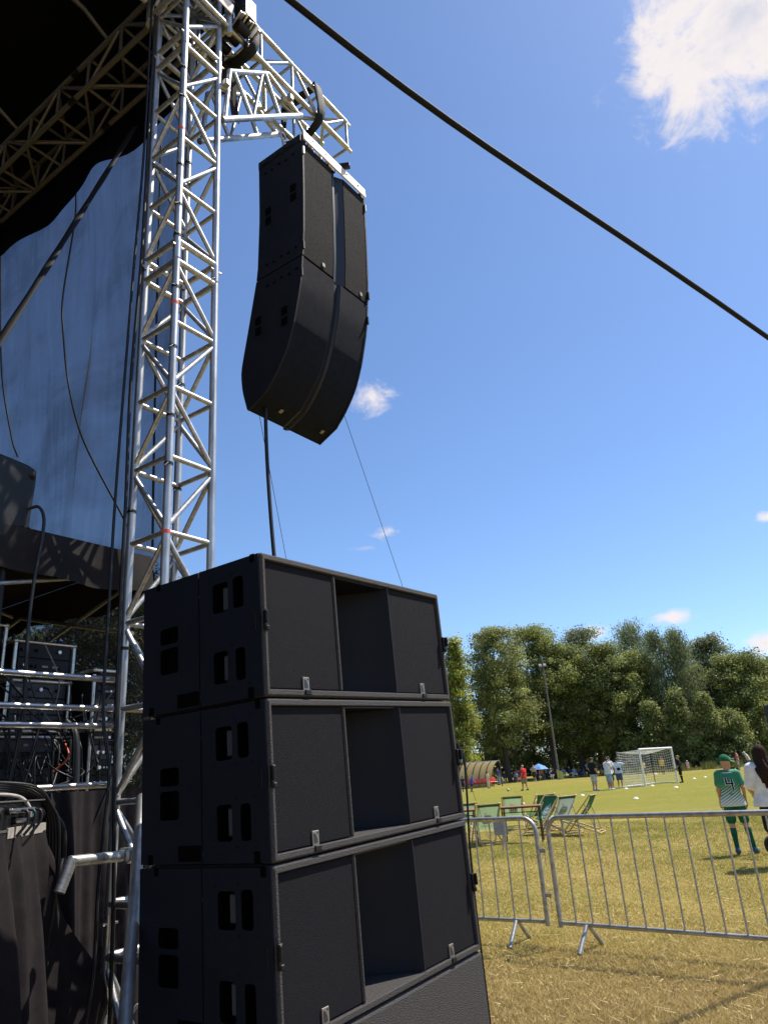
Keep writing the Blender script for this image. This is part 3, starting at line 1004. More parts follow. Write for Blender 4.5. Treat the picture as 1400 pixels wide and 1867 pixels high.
# ------------------------------------------------------------------ roof
roof_truss = sthing('roof_truss', 'long box truss in shadow along the side of the stage roof', 'truss', 2.72, 3.70, 7.82)
truss(roof_truss, (0, 0, 0), Y3, X3, Z3, 6.37, 13, .36, rc=.0245, rb=.0150, thick_ends=False, ALU=SHADE_ALU)
for y in (1.2, 3.2, 5.2):
    for x in (-.18, .18):
        for z in (-.18, .18):
            MB().cyl((x, y - .05, z), (x, y + .05, z), .028, n=12).build('coupler', DARK, roof_truss)
front_truss = sthing('front_truss', 'box truss of the stage front overhead, running back from the tower', 'truss', -3.2, 3.47, 7.858)
truss(front_truss, (0, 0, 0), X3, Y3, Z3, 5.6, 11, .36, rc=.0245, rb=.0150, thick_ends=False)
roof = sthing('stage_roof', 'black tarpaulin stage roof seen from below', 'roof', 0, 3, 8.15)
tp = MB()
tp.grid(lambda u, v: Vector((3.12 - 10 * u, .05 + 8.2 * v, .05 + .9 * min(u * 2, 2 - 2 * u) + .03 * math.sin(u * 40) * math.sin(v * 17))), 40, 16)
o = tp.build('tarpaulin', TARP, roof)
md = o.modifiers.new('thickness', 'SOLIDIFY'); md.thickness = .01
va = MB()
def valance(u, v):
    b2 = .75 + 7.45 * u
    drop = .88 + .05 * math.sin(u * 21) + .03 * math.sin(u * 47 + 1)
    drop *= min(1, .62 + u * 4)
    return Vector((3.03 + .05 * math.sin(u * 26) * v + .02 * math.sin(u * 61), b2, .06 - drop * v))
va.grid(valance, 90, 8)
va.build('valance', TARP, roof)
for k, y in enumerate((1.42, 2.95, 4.5, 6.1)):
    b = MB().tube([(2.54, y, -.10), (2.30, y, .02), (1.6, y + .05, .16), (.6, y + .05, .35), (-1.5, y + .05, .66)], [.018, .022, .030, .030, .030], 10)
    b.build('purlin', SHADE_ALU, roof)
    b = MB().tube([(2.0, y + .0, .10), (1.75, y - .35, .14), (1.2, y - 1.1, .22)], .02, 8)
    b.build('purlin', SHADE_ALU, roof)

# unseen black backdrop and far side drape, added to keep sky light off the truss
bk = sthing('blocker_backdrop', 'unseen black cloth backdrop added at the stage rear to block sky light', 'drape', -6.5, 10.6, 0)
MB().grid(lambda u, v: Vector((9.3 * u, .06 * math.sin(u * 90), 8.1 * (1 - v) + .02)), 120, 4).build('cloth', TARP, bk)
bk = sthing('blocker_drape', 'unseen black cloth drape added at the far stage side to block sky light', 'drape', -6.6, 3.6, 0)
MB().grid(lambda u, v: Vector((.06 * math.sin(u * 70), 7.0 * u, 8.1 * (1 - v) + .02)), 90, 4).build('cloth', TARP, bk)

# side wall of scrim net, bellied by the wind
def net_material():
    m = bpy.data.materials.new('dark_scrim_net')
    m.use_nodes = True
    nt = m.node_tree
    N, L = nt.nodes, nt.links
    b = N['Principled BSDF']
    b.inputs['Base Color'].default_value = (.060, .062, .072, 1)
    b.inputs['Roughness'].default_value = .8
    tr = N.new('ShaderNodeBsdfTransparent')
    tr.inputs['Color'].default_value = (.93, .95, 1.0, 1)
    mx = N.new('ShaderNodeMixShader')
    L.new(b.outputs[0], mx.inputs[1]); L.new(tr.outputs[0], mx.inputs[2])
    L.new(mx.outputs[0], N['Material Output'].inputs['Surface'])
    tc = N.new('ShaderNodeTexCoord')
    def creased(scale, rotv, sc):
        mp = N.new('ShaderNodeMapping')
        mp.inputs['Rotation'].default_value = rotv
        mp.inputs['Scale'].default_value = sc
        L.new(tc.outputs['Object'], mp.inputs['Vector'])
        n = N.new('ShaderNodeTexNoise')
        n.inputs['Scale'].default_value = scale
        n.inputs['Detail'].default_value = 8
        n.inputs['Roughness'].default_value = .6
        n.inputs['Distortion'].default_value = .6
        L.new(mp.outputs[0], n.inputs['Vector'])
        return n.outputs['Fac']
    f1 = creased(4.5, (R(38), 0, 0), (1, 3.2, .28))
    f2 = creased(.8, (R(-20), 0, 0), (1, .55, 1.5))
    r1 = N.new('ShaderNodeMapRange'); r1.inputs['From Min'].default_value = .3; r1.inputs['From Max'].default_value = .7
    r1.inputs['To Min'].default_value = -.045; r1.inputs['To Max'].default_value = .035
    L.new(f1, r1.inputs['Value'])
    r2 = N.new('ShaderNodeMapRange'); r2.inputs['From Min'].default_value = .38; r2.inputs['From Max'].default_value = .56
    r2.inputs['To Min'].default_value = .25; r2.inputs['To Max'].default_value = .36
    L.new(f2, r2.inputs['Value'])
    ad = N.new('ShaderNodeMath'); ad.operation = 'ADD'
    L.new(r1.outputs[0], ad.inputs[0]); L.new(r2.outputs[0], ad.inputs[1])
    # the weave closes up where the cloth turns edge-on
    lw = N.new('ShaderNodeLayerWeight'); lw.inputs['Blend'].default_value = .35
    sb = N.new('ShaderNodeMath'); sb.operation = 'MULTIPLY_ADD'
    L.new(lw.outputs['Facing'], sb.inputs[0]); sb.inputs[1].default_value = -.10
    L.new(ad.outputs[0], sb.inputs[2])
    L.new(sb.outputs[0], mx.inputs[0])
    return m
NETM = net_material()
wallnet = sthing('scrim_wall', 'dark blue grey scrim net wall hanging down the stage side', 'curtain', 3.08, 3.66, .9)
def netf(u, v):
    b2 = .30 + 6.1 * u
    z = 7.3 * (1 - v)
    belly = .28 * math.sin(math.pi * min(1, u * 1.02)) * math.sin(math.pi * v ** 1.2)
    fold = .030 * math.sin(u * 60 + 5 * math.sin(v * 4)) * v ** 3 + .020 * math.sin(v * 34 + 6 * u) * (1 - v) ** 2 + .035 * math.sin(u * 23 + v * 9) + .02 * math.sin(u * 51 - v * 14)
    pinch = .10 * math.exp(-((u - .22) / .02) ** 2) * math.sin(math.pi * v)
    return Vector((belly + fold - pinch, b2, z))
MB().grid(netf, 90, 70).build('net', NETM, wallnet)
def cord(name, parent, pts, r=.006, mat=CABLE, n=6):
    return MB().tube(bez(pts, 6), r, n).build(name, mat, parent)
def stage_cord(label, pts, r=.006, name='cord', cat='cord', mat=CABLE, group=None, n=6):
    o = SP(*pts[0])
    me = MB().tube(bez([SP(*p) - o for p in pts], 6), r, n).mesh(name, mat)
    return tag(link(name, me, None, o), label, cat, group)
def net_a(b2, z):
    u, v = (b2 - 3.96) / 6.1, 1 - (z - .9) / 7.3
    return 3.08 + netf(min(1, max(0, u)), min(1, max(0, v))).x - .02
for pts in ([(5.426, 7.29), (5.37, 6.817), (5.445, 5.962), (5.382, 5.548), (5.205, 4.92), (4.913, 4.294), (4.322, 3.478), (4.19, 3.289)],
            [(6.838, 7.247), (6.585, 6.102), (6.387, 5.395), (6.071, 4.693), (5.933, 4.471)], [(4.084, 6.9), (4.022, 4.932), (3.974, 3.71), (3.947, 3.129)]):
    P = []
    for b2, z in pts:
        k = 1.1
        for _ in range(6):
            k = net_a(b2 * k, 1.55 + (z - 1.55) * k) / 2.93
        P.append(Vector((2.93 * k - 3.08, b2 * k - 3.66, 1.55 + (z - 1.55) * k - .9)))
    MB().tube(bez(P, 6), .009, 6).build('seam_cord', CABLE, wallnet)

# slanting ratchet strap from the roof corner
def strap(name, label, p0, p1, w=.05, th=.004, cat='strap'):
    p0, p1 = Vector(p0), Vector(p1)
    d = (p1 - p0).normalized()
    side = d.cross(Vector((0, 1, 0)) if abs(d.y) < .9 else Vector((1, 0, 0))).normalized()
    n = d.cross(side)
    b = MB()
    L = (p1 - p0).length
    def f(u, v):
        sag = -.02 * math.sin(math.pi * v) * (L / 6)
        return d * (L * v) + side * ((u - .5) * w) + n * (.006 * math.sin(v * 40) * (u - .5)) + Vector((0, 0, sag))
    b.grid(f, 2, 60)
    o = tag(link(name, b.mesh(name, STRAP), None, p0), label, cat)
    md = o.modifiers.new('thickness', 'SOLIDIFY'); md.thickness = th
    return o
q0 = SP(2.9, 4.46, 7.29)
q1 = Vector((-2.008, 3.282, 3.918))
strap('ratchet_strap', 'black strap slanting down across the scrim wall from the roof corner', q0 + (q0 - q1) * .02, q1 + (q1 - q0) * .28, .046, .006)
gp = [Vector((-3.9, .25, 7.66)), Vector((-.355, 3.166, 6.25)), Vector((3.962, 6.245, 5.42)), Vector((14.8, 13.98, 3.3)), Vector((30.5, 25.2, .05))]
g0 = gp[0]
dguy = MB().tube(bez([p - g0 for p in gp], 10), .0235, 10)
tag(link('guy_strap', dguy.mesh('guy_strap', STRAP), None, g0), 'long black guy line crossing the sky from the stage front', 'guy line')

# ------------------------------------------------------------------ black pop-up tent on stage
tent = sthing('pop_up_tent', 'black pop-up canopy sagging over the racks behind the tower', 'tent', 1.35, 5.35, 2.78)
def canopy_z(x, y):
    m = max(abs(x), abs(y)) / 1.5
    return .25 + .95 * (1 - m) - .24 * math.sin(math.pi * m) + (.05 * math.sin(x * 9 + y * 4) + .05 * math.sin(y * 13 - x * 3)) * m * (1 - m)
cb = MB().grid(lambda u, v: Vector((-1.5 + 3 * u, -1.5 + 3 * v, canopy_z(-1.5 + 3 * u, -1.5 + 3 * v))), 36, 36, flip=False)
cb.build('canopy', TENTM, tent)
for k in range(4):
    rz = Matrix.Rotation(R(90 * k), 3, 'Z')
    vb = MB().grid(lambda u, v: rz @ Vector((-1.5 + 3 * u, -1.502 - .035 * math.sin(u * 34 + k) * v - .03 * v, .25 - (.25 + .03 * math.sin(u * 9.4)) * v)), 50, 5)
    vb.build('valance', TENTM, tent)
for sx in (-1, 1):
    for sy in (-1, 1):
        if (sx, sy) == (1, -1):
            continue
        rod('leg', tent, (sx * 1.46, sy * 1.46, -1.78), (sx * 1.46, sy * 1.46, .2), .018, GALV)
for p, q in (((1.46, -1.40, .10), (1.46, 0, -.25)), ((1.46, 0, -.25), (1.46, 1.4, .10)), ((1.46, -1.40, -.25), (1.46, 0, .10)), ((1.46, 0, .10), (1.46, 1.4, -.25)),
             ((-1.4, -1.46, .10), (0, -1.46, -.22)), ((0, -1.46, -.22), (1.40, -1.46, .12)), ((1.3, -1.40, .20), (.4, -.6, .48)), ((1.4, .0, .1), (0, 0, .5))):
    rod('scissor_bar', tent, p, q, .013, GALV, 8)

# stage deck with black skirts
deck = sthing('stage_deck', 'black stage deck under the racks', 'stage', 0, 3.9, 0)
for i in range(4):
    for j in range(3):
        MB().box((2.36 - 2.0 * i - 1.0, .52 + 1.02 * 2 * j + .49, .92), (1.985, 2.03, .09), bev=.004).build('deck_panel', DARK, deck)
        for sx in (-.9, .9):
            rod('leg', deck, (2.36 - 2.0 * i - 1.0 + sx, .52 + 2.04 * j, 0), (2.36 - 2.0 * i - 1.0 + sx, .52 + 2.04 * j, .88), .024, GALV)
def skirt(label, p0, p1, z0, z1, folds, amp, ph=0., flare=.0, name='stage_skirt', tilt=0.):
    p0, p1 = Vector(p0), Vector(p1)
    d = p1 - p0
    n = Vector((d.y, -d.x, 0)).normalized()
    b = MB()
    def f(u, v):
        w = math.sin(u * folds * 6.283 + ph + 1.2 * math.sin(u * 11)) + .4 * math.sin(u * folds * 14 + 2 * ph)
        return d * u + n * (amp * w * (.35 + .65 * v) + flare * v) + Vector((0, 0, z1 + (z0 - z1) * v + tilt * u))
    b.grid(f, int(folds * 14) + 8, 16)
    o = tag(link(name, b.mesh(name, CLOTH), None, p0), label, 'drape')
    return o
skirt('black molton skirt hanging in folds from the stage edge left of the tower', SP(.2, 3.98), SP(2.30, 3.98), .02, 1.25, 9, .05, .4, .10)
skirt('black molton cloth hung between tower foot and stage corner', SP(2.30, 3.90), SP(3.30, 4.25), .02, 1.60, 5, .045, 1.4, .12)
skirt('black molton skirt along the stage side behind the tower', SP(2.80, 4.1), SP(2.86, 9.3), .02, 1.6, 14, .05, 2.4)

# ------------------------------------------------------------------ guard rails between tower and stage
for k, (z, lab) in enumerate(((2.187, 'topmost of the bright steel tubes left of the tower'), (2.024, 'second bright steel tube from the top, left of the tower'),
                              (1.930, 'third bright steel tube from the top, left of the tower'), (1.622, 'lowest steel tube left of the tower, above the stage box'))):
    t = sthing('guard_rail', lab, 'rail', 1.0, 3.70, z, group='steel tubes left of the tower')
    rod('tube', t, (0, 0, 0), (1.56, 0, 0), .0175, STEEL, 14)
    MB().box((1.545, -.02, 0), (.045, .06, .05), bev=.01).build('clamp', GALV, t)

# bent tube clamped to the tower
t = sthing('bent_tube', 'bent galvanised tube clamped to the tower leg above the drapes', 'bracket', 2.54, 3.60, 1.27)
rod('arm', t, (-.03, -.12, 0), (-.385, -.18, .014), .026, GALV, 16)
rod('arm', t, (-.370, -.178, .026), (-.43, -.185, -.11), .026, GALV, 16)
MB().box((-.02, -.115, 0), (.07, .09, .075), bev=.012).build('clamp', GALV, t)
MB().cyl((.03, -.13, .0), (.09, -.13, .0), .010, n=8).build('bolt', STEEL, t)

# slanting pipe between stack and tower
t = thing('brace_pipe', 'thick slanting grey pipe standing between tower and subwoofers', 'pipe', (-.78, 2.15, .0))
p0, p1 = Vector((-.99, 2.83, .84)), Vector((-1.17, 3.40, 1.31))
dd = (p1 - p0)
rod('tube', t, p0 - dd * (.80 / .47) - Vector(t.location), p1 + dd * .5 - Vector(t.location), .0245, GALV, 16)
MB().box(p0 - dd * (.82 / .47) - Vector(t.location), (.16, .16, .02)).build('foot_plate', GALV, t)
# red connector and cable loop on the ground
stage_cord('pale cable loop lying at the tower foot', [(2.66, 3.70, .35), (2.72, 3.62, .55), (2.78, 3.55, .45), (2.76, 3.55, .15), (2.7, 3.7, .03)], .010, 'cable_loop', 'cable', M('grey_cable', (.3, .29, .28), .5))
tag(MB().box((0, 0, 0), (.05, .04, .06), bev=.008).build('plug', M('red_plastic', (.6, .03, .02), .4), None, SP(2.56, 3.9, .45)), 'small red plug by the tower foot', 'plug')

# cables down the tower leg
stage_cord('thick black cable running down the left leg of the tower', [(2.47, 3.62, 8.1), (2.475, 3.62, 7.737), (2.489, 3.63, 7.368), (2.487, 3.63, 6.5), (2.485, 3.62, 5.704), (2.484, 3.62, 5.06), (2.468, 3.63, 4.081), (2.476, 3.62, 3.308), (2.48, 3.62, 2.783), (2.497, 3.62, 1.995), (2.505, 3.60, 1.485), (2.512, 3.58, 1.166), (2.518, 3.57, .866), (2.525, 3.57, .30), (2.5, 3.6, .02)], .011, 'tower_cable', 'cable')
stage_cord('thin black cable beside the thick one on the left tower leg', [(2.45, 3.64, 8.0), (2.466, 3.64, 6.2), (2.455, 3.66, 5.0), (2.44, 3.66, 4.1), (2.43, 3.66, 3.3), (2.42, 3.64, 2.6), (2.40, 3.6, 2.0), (2.425, 3.55, 1.703), (2.405, 3.53, 1.437), (2.385, 3.52, 1.21), (2.37, 3.5, 1.065), (2.36, 3.48, .83), (2.32, 3.46, .59), (2.25, 3.5, .02)], .009, 'tower_cable', 'cable')
stage_cord('black cable loom tied inside the front leg of the tower', [(2.60, 3.40, 7.2), (2.585, 3.37, 6.2), (2.60, 3.36, 5.2), (2.585, 3.37, 4.4), (2.60, 3.36, 3.6), (2.59, 3.37, 2.8), (2.58, 3.38, 1.2), (2.6, 3.3, .3)], .013, 'tower_cable', 'cable')
stage_cord('black cable loom hanging from the line array down behind the subwoofers', [(3.86, 3.76, 4.62), (3.83, 3.745, 4.42), (3.80, 3.70, 3.9), (3.77, 3.62, 3.2), (3.73, 3.5, 2.5), (3.6, 3.3, 1.4), (3.4, 3.2, .1)], .0165, 'speaker_loom', 'cable')
PB = Vector((SO + SA * .10 + SB * .71 - SU * .06))
PB2 = Vector((SO + SA * 1.02 + SB * .71 - SU * .06))
for lab, p, q in (('thin tether wire from the left lower edge of the hanging speaker', SP(3.80, 3.80, 4.50), Vector((-1.12, 13.8, .02))),
                  ('thin tether wire from the right lower edge of the hanging speaker', SP(4.60, 3.52, 4.66), Vector((1.40, 12.39, .02)))):
    me = MB().tube([Vector((0, 0, 0)), (q - p) * .5 + Vector((0, 0, -.02)), q - p], .0026, 6).mesh('tether_wire', CABLE)
    tag(link('tether_wire', me, None, p), lab, 'wire', 'tether wires of the hanging speakers')

# cable and plug down the far edge of the stack
k = 3.95 / 4.35
pts = [Vector((x * k, y * k, 1.55 + (z - 1.55) * k)) for x, y, z in [(.334, 4.337, 1.69), (.351, 4.336, 1.62), (.349, 4.336, 1.489), (.343, 4.336, 1.346), (.334, 4.337, 1.18), (.334, 4.337, 1.018), (.334, 4.337, .86)]] + [Vector((.32, 3.98, .4)), Vector((.33, 4.0, .04))]
me = MB().tube(bez([p - pts[0] for p in pts], 6), .006, 6).mesh('stack_cable', CABLE)
so2 = tag(link('stack_cable', me, None, pts[0]), 'black cable hanging down the far edge of the subwoofer stack', 'cable')
MB().cyl((-.02, -.02, .02), (.0, 0, -.05), .014, n=10).build('plug', DARK, so2)
MB().tube([(-.02, -.02, .0), (.01, .0, -.05), (-.01, 0, -.10)], .004, 6).build('ring', STEEL, so2)

# ------------------------------------------------------------------ flight-case racks under the tent
PATCH = M('grey_panel', (.05, .05, .055), .45, .3, var=.3, vscale=40)
def rack(label, a0, a1, z0, z1, b0, dep, kind):
    t = sthing('flight_case', label, 'flight case', a0, b0, z0, group='flight cases under the tent')
    w, hgt = a1 - a0, z1 - z0
    MB().box((w / 2, dep / 2 + .02, hgt / 2), (w - .012, dep, hgt - .012), bev=.004).build('case_body', DARK, t)
    r = .012
    for z in (.0, hgt):
        rod('edge', t, (0, 0, z), (w, 0, z), r, STEEL, 8)
        for x in (0, w):
            rod('edge', t, (x, 0, z), (x, dep, z), r, STEEL, 8)
    for x in (0, w):
        rod('edge', t, (x, 0, 0), (x, 0, hgt), r, STEEL, 8)
        for z in (0, hgt):
            MB().sphere((x, 0, z), .018, 8, 5).build('ball_corner', STEEL, t)
    rr = random.Random(int(a0 * 1000 + z0 * 77))
    rows = max(1, int(hgt / .085))
    for i in range(rows):
        z = hgt * (i + .5) / rows
        MB().box((w / 2, .012, z), (w - .05, .012, hgt / rows - .008), bev=.001).build('equipment_panel', PATCH if rr.random() > .5 else DARK, t)
        n = rr.randint(3, 7)
        for k2 in range(n):
            x = .04 + (w - .08) * (k2 + rr.random() * .6) / n
            if rr.random() > .45:
                MB().cyl((x, .006, z), (x, -.012, z), .006 + .006 * rr.random(), n=8).build('connector', STEEL if rr.random() > .4 else DARK, t)
            else:
                MB().box((x, .003, z), (.02 + .03 * rr.random(), .006, .012)).build('label_strip', TAPE_W, t)
    return t
rack('tall silver edged flight case at the left under the tent', 1.92, 2.255, 2.31, 2.60, 4.45, .5, 0)
rack('upper silver edged rack case with a row of plugs on top', 2.30, 2.69, 2.31, 2.505, 4.40, .5, 0)
rack('middle silver edged rack case with cables behind the steel tubes', 2.275, 2.68, 1.965, 2.265, 4.40, .5, 1)
rack('right hand rack case with shelves close to the tower', 2.735, 2.92, 1.985, 2.33, 4.22, .35, 1)
rack('lower black rack full of patch sockets above the stage box', 2.0, 2.72, .97, 1.93, 4.40, .5, 2)
rack('black rack below the right hand case by the tower', 2.735, 2.92, .97, 1.96, 4.22, .35, 2)
# stubs standing on the case
for k in range(5):
    o = MB().cyl((0, 0, 0), (0, 0, .05), .011, n=8).build('antenna_stub', DARK, None, SP(2.33 + .075 * k, 4.5, 2.517))
    tag(o, 'small black stub on the upper rack case, ' + ('leftmost', 'second from left', 'middle one', 'second from right', 'rightmost')[k] + ' of five', 'antenna', 'stubs on the upper rack case')
r3 = random.Random(5)
def loose(label, p, q, sag, r, mat=CABLE, n=6):
    mid = tuple((a + b) / 2 for a, b in zip(p, q))
    stage_cord(label, [p, (mid[0] + .03, mid[1] - .05, mid[2] - sag), q], r, 'rack_cable', 'cable', mat, 'loose cables on the racks', n)
GREYC = M('grey_cable_sheath', (.22, .21, .20), .5)
REDC = M('orange_cable_sheath', (.65, .10, .03), .5)
loose('long black cable sagging across the middle rack case', (2.15, 4.28, 2.22), (2.86, 4.10, 2.25), .30, .006)
loose('pale thin cable looping on the upper rack case', (2.45, 4.33, 2.48), (2.55, 4.33, 2.10), .02, .004, GREYC)
loose('pale thin cable hanging on the middle rack case', (2.40, 4.33, 2.15), (2.62, 4.33, 1.90), .06, .004, GREYC)
loose('orange cable tail on the lower rack', (2.60, 4.28, 1.90), (2.51, 4.22, 1.72), .01, .006, REDC)
loose('pair of grey cables curving on the lower rack', (2.42, 4.28, 1.92), (2.55, 4.24, 1.75), -.05, .005, GREYC)
loose('black cable drooping from the right hand rack case', (2.75, 4.1, 2.22), (2.45, 4.25, 2.0), .06, .005)
NTH = ['leftmost', 'second', 'third', 'fourth', 'fifth', 'sixth', 'seventh', 'eighth', 'rightmost']
for k2 in range(9):
    x = 2.03 + .07 * k2
    loose('black cable hanging down the lower rack front, %s of nine from the left' % NTH[k2], (x, 4.33, 1.9 - r3.random() * .3), (x + r3.uniform(-.06, .06), 4.26, 1.15 + r3.random() * .1), -.02, .007)
for k2 in range(6):
    x = 2.05 + .1 * k2
    loose('thin grey lead plugged into the lower rack, %s of six from the left' % (NTH[k2] if k2 < 5 else 'rightmost'), (x, 4.37, 1.86 - r3.random() * .2), (x + r3.uniform(-.05, .09), 4.33, 1.55 + r3.random() * .1), .02, .003, GREYC)
stage_cord('thick black cable loom hanging in front of the lower rack', [(2.50, 4.12, 2.0), (2.53, 4.05, 1.9), (2.52, 4.0, 1.6), (2.50, 3.98, 1.3), (2.52, 4.0, 1.0)], .022, 'rack_loom', 'cable')

# the tangle of thin cables over the racks (nobody could count them)
tg = MB(); r5 = random.Random(21)
for k2 in range(90):
    x0 = r5.uniform(1.95, 2.9); z0 = r5.uniform(1.2, 2.3); x1 = x0 + r5.uniform(-.3, .3); z1 = z0 - r5.uniform(.1, .6); yb = r5.uniform(4.05, 4.32)
    pts5 = [SP(x0, yb + .05, z0), SP(x0 + r5.uniform(-.08, .08), yb - .03, z0 - .05), SP((x0 + x1) / 2, yb - .05, min(z0, z1) - r5.uniform(-.05, .15)), SP(x1, yb + .03, max(1.0, z1))]
    tg.tube(bez([p - SP(2.4, 4.2, 1.0) for p in pts5], 5), r5.choice((.003, .004, .006, .008)), 5)
tag(link('cable_tangle', tg.mesh('cable_tangle', CABLE), None, SP(2.4, 4.2, 1.0)), 'tangle of thin black cables hanging over the racks', 'cables', kind='stuff')
# ------------------------------------------------------------------ speaker on a pole
t = sthing('pole_speaker', 'black plastic speaker box on a pole beside the scrim wall', 'loudspeaker', 1.835, 4.0, 2.93)
body = MB()
def spk(w, d, z, k=1.0):
    return [Vector((math.copysign(abs(math.cos(a)) ** .28, math.cos(a)) * w, math.copysign(abs(math.sin(a)) ** .30, math.sin(a)) * d, z)) for a in np.linspace(0, 6.283, 49)[:-1]]
prof = [(.10, .10, -.03), (.145, .135, -.005), (.170, .155, .02), (.185, .165, .09), (.198, .172, .42), (.196, .17, .475), (.17, .15, .495), (.10, .09, .50)]
loft(body, [spk(w, d, z) for w, d, z in prof], True, True, True)
o = body.build('housing', M('black_abs_shaded', (.0032, .0040, .0064), .5, 0, bump=.2, bscale=400, spec=.4), t)  # black plastic, base darkened for the shade the speaker stands in
o.rotation_euler = (0, 0, R(12))
for z in (.10, .42):
    MB().box((.165, -.105, z), (.075, .09, .028), Matrix.Rotation(R(-22), 3, 'Z'), bev=.012).build('rubber_rib', DARK, t)
MB().box((.175, -.085, .27), (.05, .06, .12), Matrix.Rotation(R(-22), 3, 'Z'), bev=.008).build('handle_cup', M('deep_black', (.002, .002, .002), .6), t)
MB().box((.192, -.105, .275), (.02, .012, .05), Matrix.Rotation(R(-22), 3, 'Z'), bev=.004).build('label_strip', M('pale_label', (.3, .29, .28), .4), t)
MB().cyl((.04, -.08, -.10), (.04, -.08, -.02), .028, n=12).build('socket', DARK, t)
t2 = sthing('speaker_pole', 'black metal pole carrying the plastic speaker box', 'stand', 1.92, 3.90, 0)
rod('tube', t2, (0, 0, .96), (0, 0, 2.9), .0185, DARK, 14)
rod('tube', t2, (0, 0, .96), (0, 0, 2.0), .024, DARK, 14)
MB().box((0, 0, .965), (.30, .30, .02), bev=.006).build('base', DARK, t2)
MB().cyl((0, 0, 1.98), (0, 0, 2.05), .03, n=12).build('collar', DARK, t2)
stage_cord('black cable dangling from the plastic speaker box', [(2.00, 3.88, 3.15), (2.04, 3.82, 3.16), (2.062, 3.79, 3.09), (2.06, 3.783, 2.965), (2.04, 3.785, 2.707), (2.036, 3.787, 2.461), (2.044, 3.783, 2.226), (2.053, 3.778, 2.027), (2.04, 3.785, 1.81), (2.02, 3.80, 1.6), (2.0, 3.9, .99)], .0095, 'speaker_cable', 'cable')

# ------------------------------------------------------------------ draped case with the stage box
TBX = Vector((-1.73, 3.70, 0))
rz = math.atan2(-(-.16), .98)
table = thing('draped_case', 'black cloth draped case carrying the stage box at the left edge', 'case', TBX, rz)
def cloth_side(u, v):
    # right side: y from far end towards the camera, falling in folds
    y = -.9 * u
    u2 = u + .10 * v + .05 * math.sin(v * 5)
    w = math.sin(u2 * 30 + .7) + .7 * math.sin(u2 * 17 + 2 + v) + .3 * math.sin(u2 * 61)
    return Vector((.005 + (.02 + .06 * w) * v ** .7 + .10 * v, y, 1.440 - 1.43 * v))
MB().grid(cloth_side, 70, 22).build('cloth', CLOTH, table)
def cloth_end(u, v):
    x = -.75 * u
    w = math.sin(u * 14 + .4) + .5 * math.sin(u * 31)
    return Vector((x + .03 * v, .004 + (.02 + .04 * w) * v + .16 * v * (1 - u), 1.440 - 1.43 * v))
MB().grid(cloth_end, 50, 18, flip=True).build('cloth', CLOTH, table)
# a corner of the cloth pulled out towards the tower
def cloth_wing(u, v):
    return Vector((.0 + .30 * u * v ** .6 + .05 * math.sin(v * 9 + u * 3) * u, .0 + .55 * u * v ** .7, 1.44 - .18 * u - (1.30 - .2 * u) * v + .02 * math.sin(u * 15)))
MB().grid(cloth_wing, 24, 20).build('cloth', CLOTH, table)
MB().box((-.375, -.45, 1.437), (.76, .92, .02), bev=.004).build('top', DARK, table)
MB().box((.003, -.25, 1.443), (.008, .52, .042), bev=.001).build('tape_edge', TAPE_W, table)
MB().box((-.375, -.45, .72), (.70, .84, 1.42)).build('core', DARK, table)
sbx = thing('stage_box', 'black stage box with plugged connectors and a small display on the draped case', 'stage box', TBX + Vector((0, 0, 1.449)), rz)
MB().box((-.16, -.40, .058), (.30, .74, .112), bev=.006).build('housing', DARK, sbx)
MB().box((-.005, -.40, .118), (.02, .74, .006)).build('lip', STEEL, sbx)
MB().box((-.006, -.40, .004), (.022, .74, .008)).build('lip', STEEL, sbx)
SCREEN = bpy.data.materials.new('lit_display'); SCREEN.use_nodes = True
_b = SCREEN.node_tree.nodes['Principled BSDF']
_b.inputs['Base Color'].default_value = (.01, .02, .02, 1)
_ck = SCREEN.node_tree.nodes.new('ShaderNodeTexVoronoi'); _ck.inputs['Scale'].default_value = 160
_tc = SCREEN.node_tree.nodes.new('ShaderNodeTexCoord'); SCREEN.node_tree.links.new(_tc.outputs['Object'], _ck.inputs['Vector'])
_rp = SCREEN.node_tree.nodes.new('ShaderNodeValToRGB')
_rp.color_ramp.elements[0].color = (.15, .6, .5, 1); _rp.color_ramp.elements[0].position = .25
_rp.color_ramp.elements[1].color = (0, .01, .01, 1); _rp.color_ramp.elements[1].position = .4
SCREEN.node_tree.links.new(_ck.outputs['Distance'], _rp.inputs[0]); SCREEN.node_tree.links.new(_rp.outputs[0], _b.inputs['Emission Color'])
_b.inputs['Emission Strength'].default_value = .8
MB().box((-.006, -.155, .066), (.006, .060, .038)).build('display', SCREEN, sbx)
for k2, (y, z) in enumerate(((-.245, .085), (-.245, .04), (-.33, .08), (-.33, .04), (-.42, .08), (-.42, .04), (-.51, .08), (-.60, .06))):
    MB().cyl((-.012, y, z), (.006, y, z), .016, n=12).build('socket', DARK, sbx)
for y, z in ((-.33, .08), (-.42, .08), (-.42, .04), (-.51, .08)):
    MB().cyl((.004, y, z), (.05, y, z), .010, n=10).build('plug', STEEL, sbx)
    MB().tube(bez([(.05, y, z), (.075, y, z - .008), (.078, y - .005, z - .05), (.045, y - .02, z - .10)], 5), .006, 6).build('lead', CABLE, sbx)
MB().cyl((-.03, -.05, .055), (-.03, .03, .055), .036, n=14).build('multipin_plug', DARK, sbx)
MB().cyl((-.03, .03, .055), (-.03, .055, .055), .030, n=14).build('multipin_ring', STEEL, sbx)
MB().cyl((-.03, .055, .055), (-.03, .085, .055), .024, n=14).build('multipin_gland', GALV, sbx)
def wloc(x, y, z):
    return Matrix.Rotation(rz, 3, 'Z') @ Vector((x, y, z)) + TBX + Vector((0, 0, 1.449))
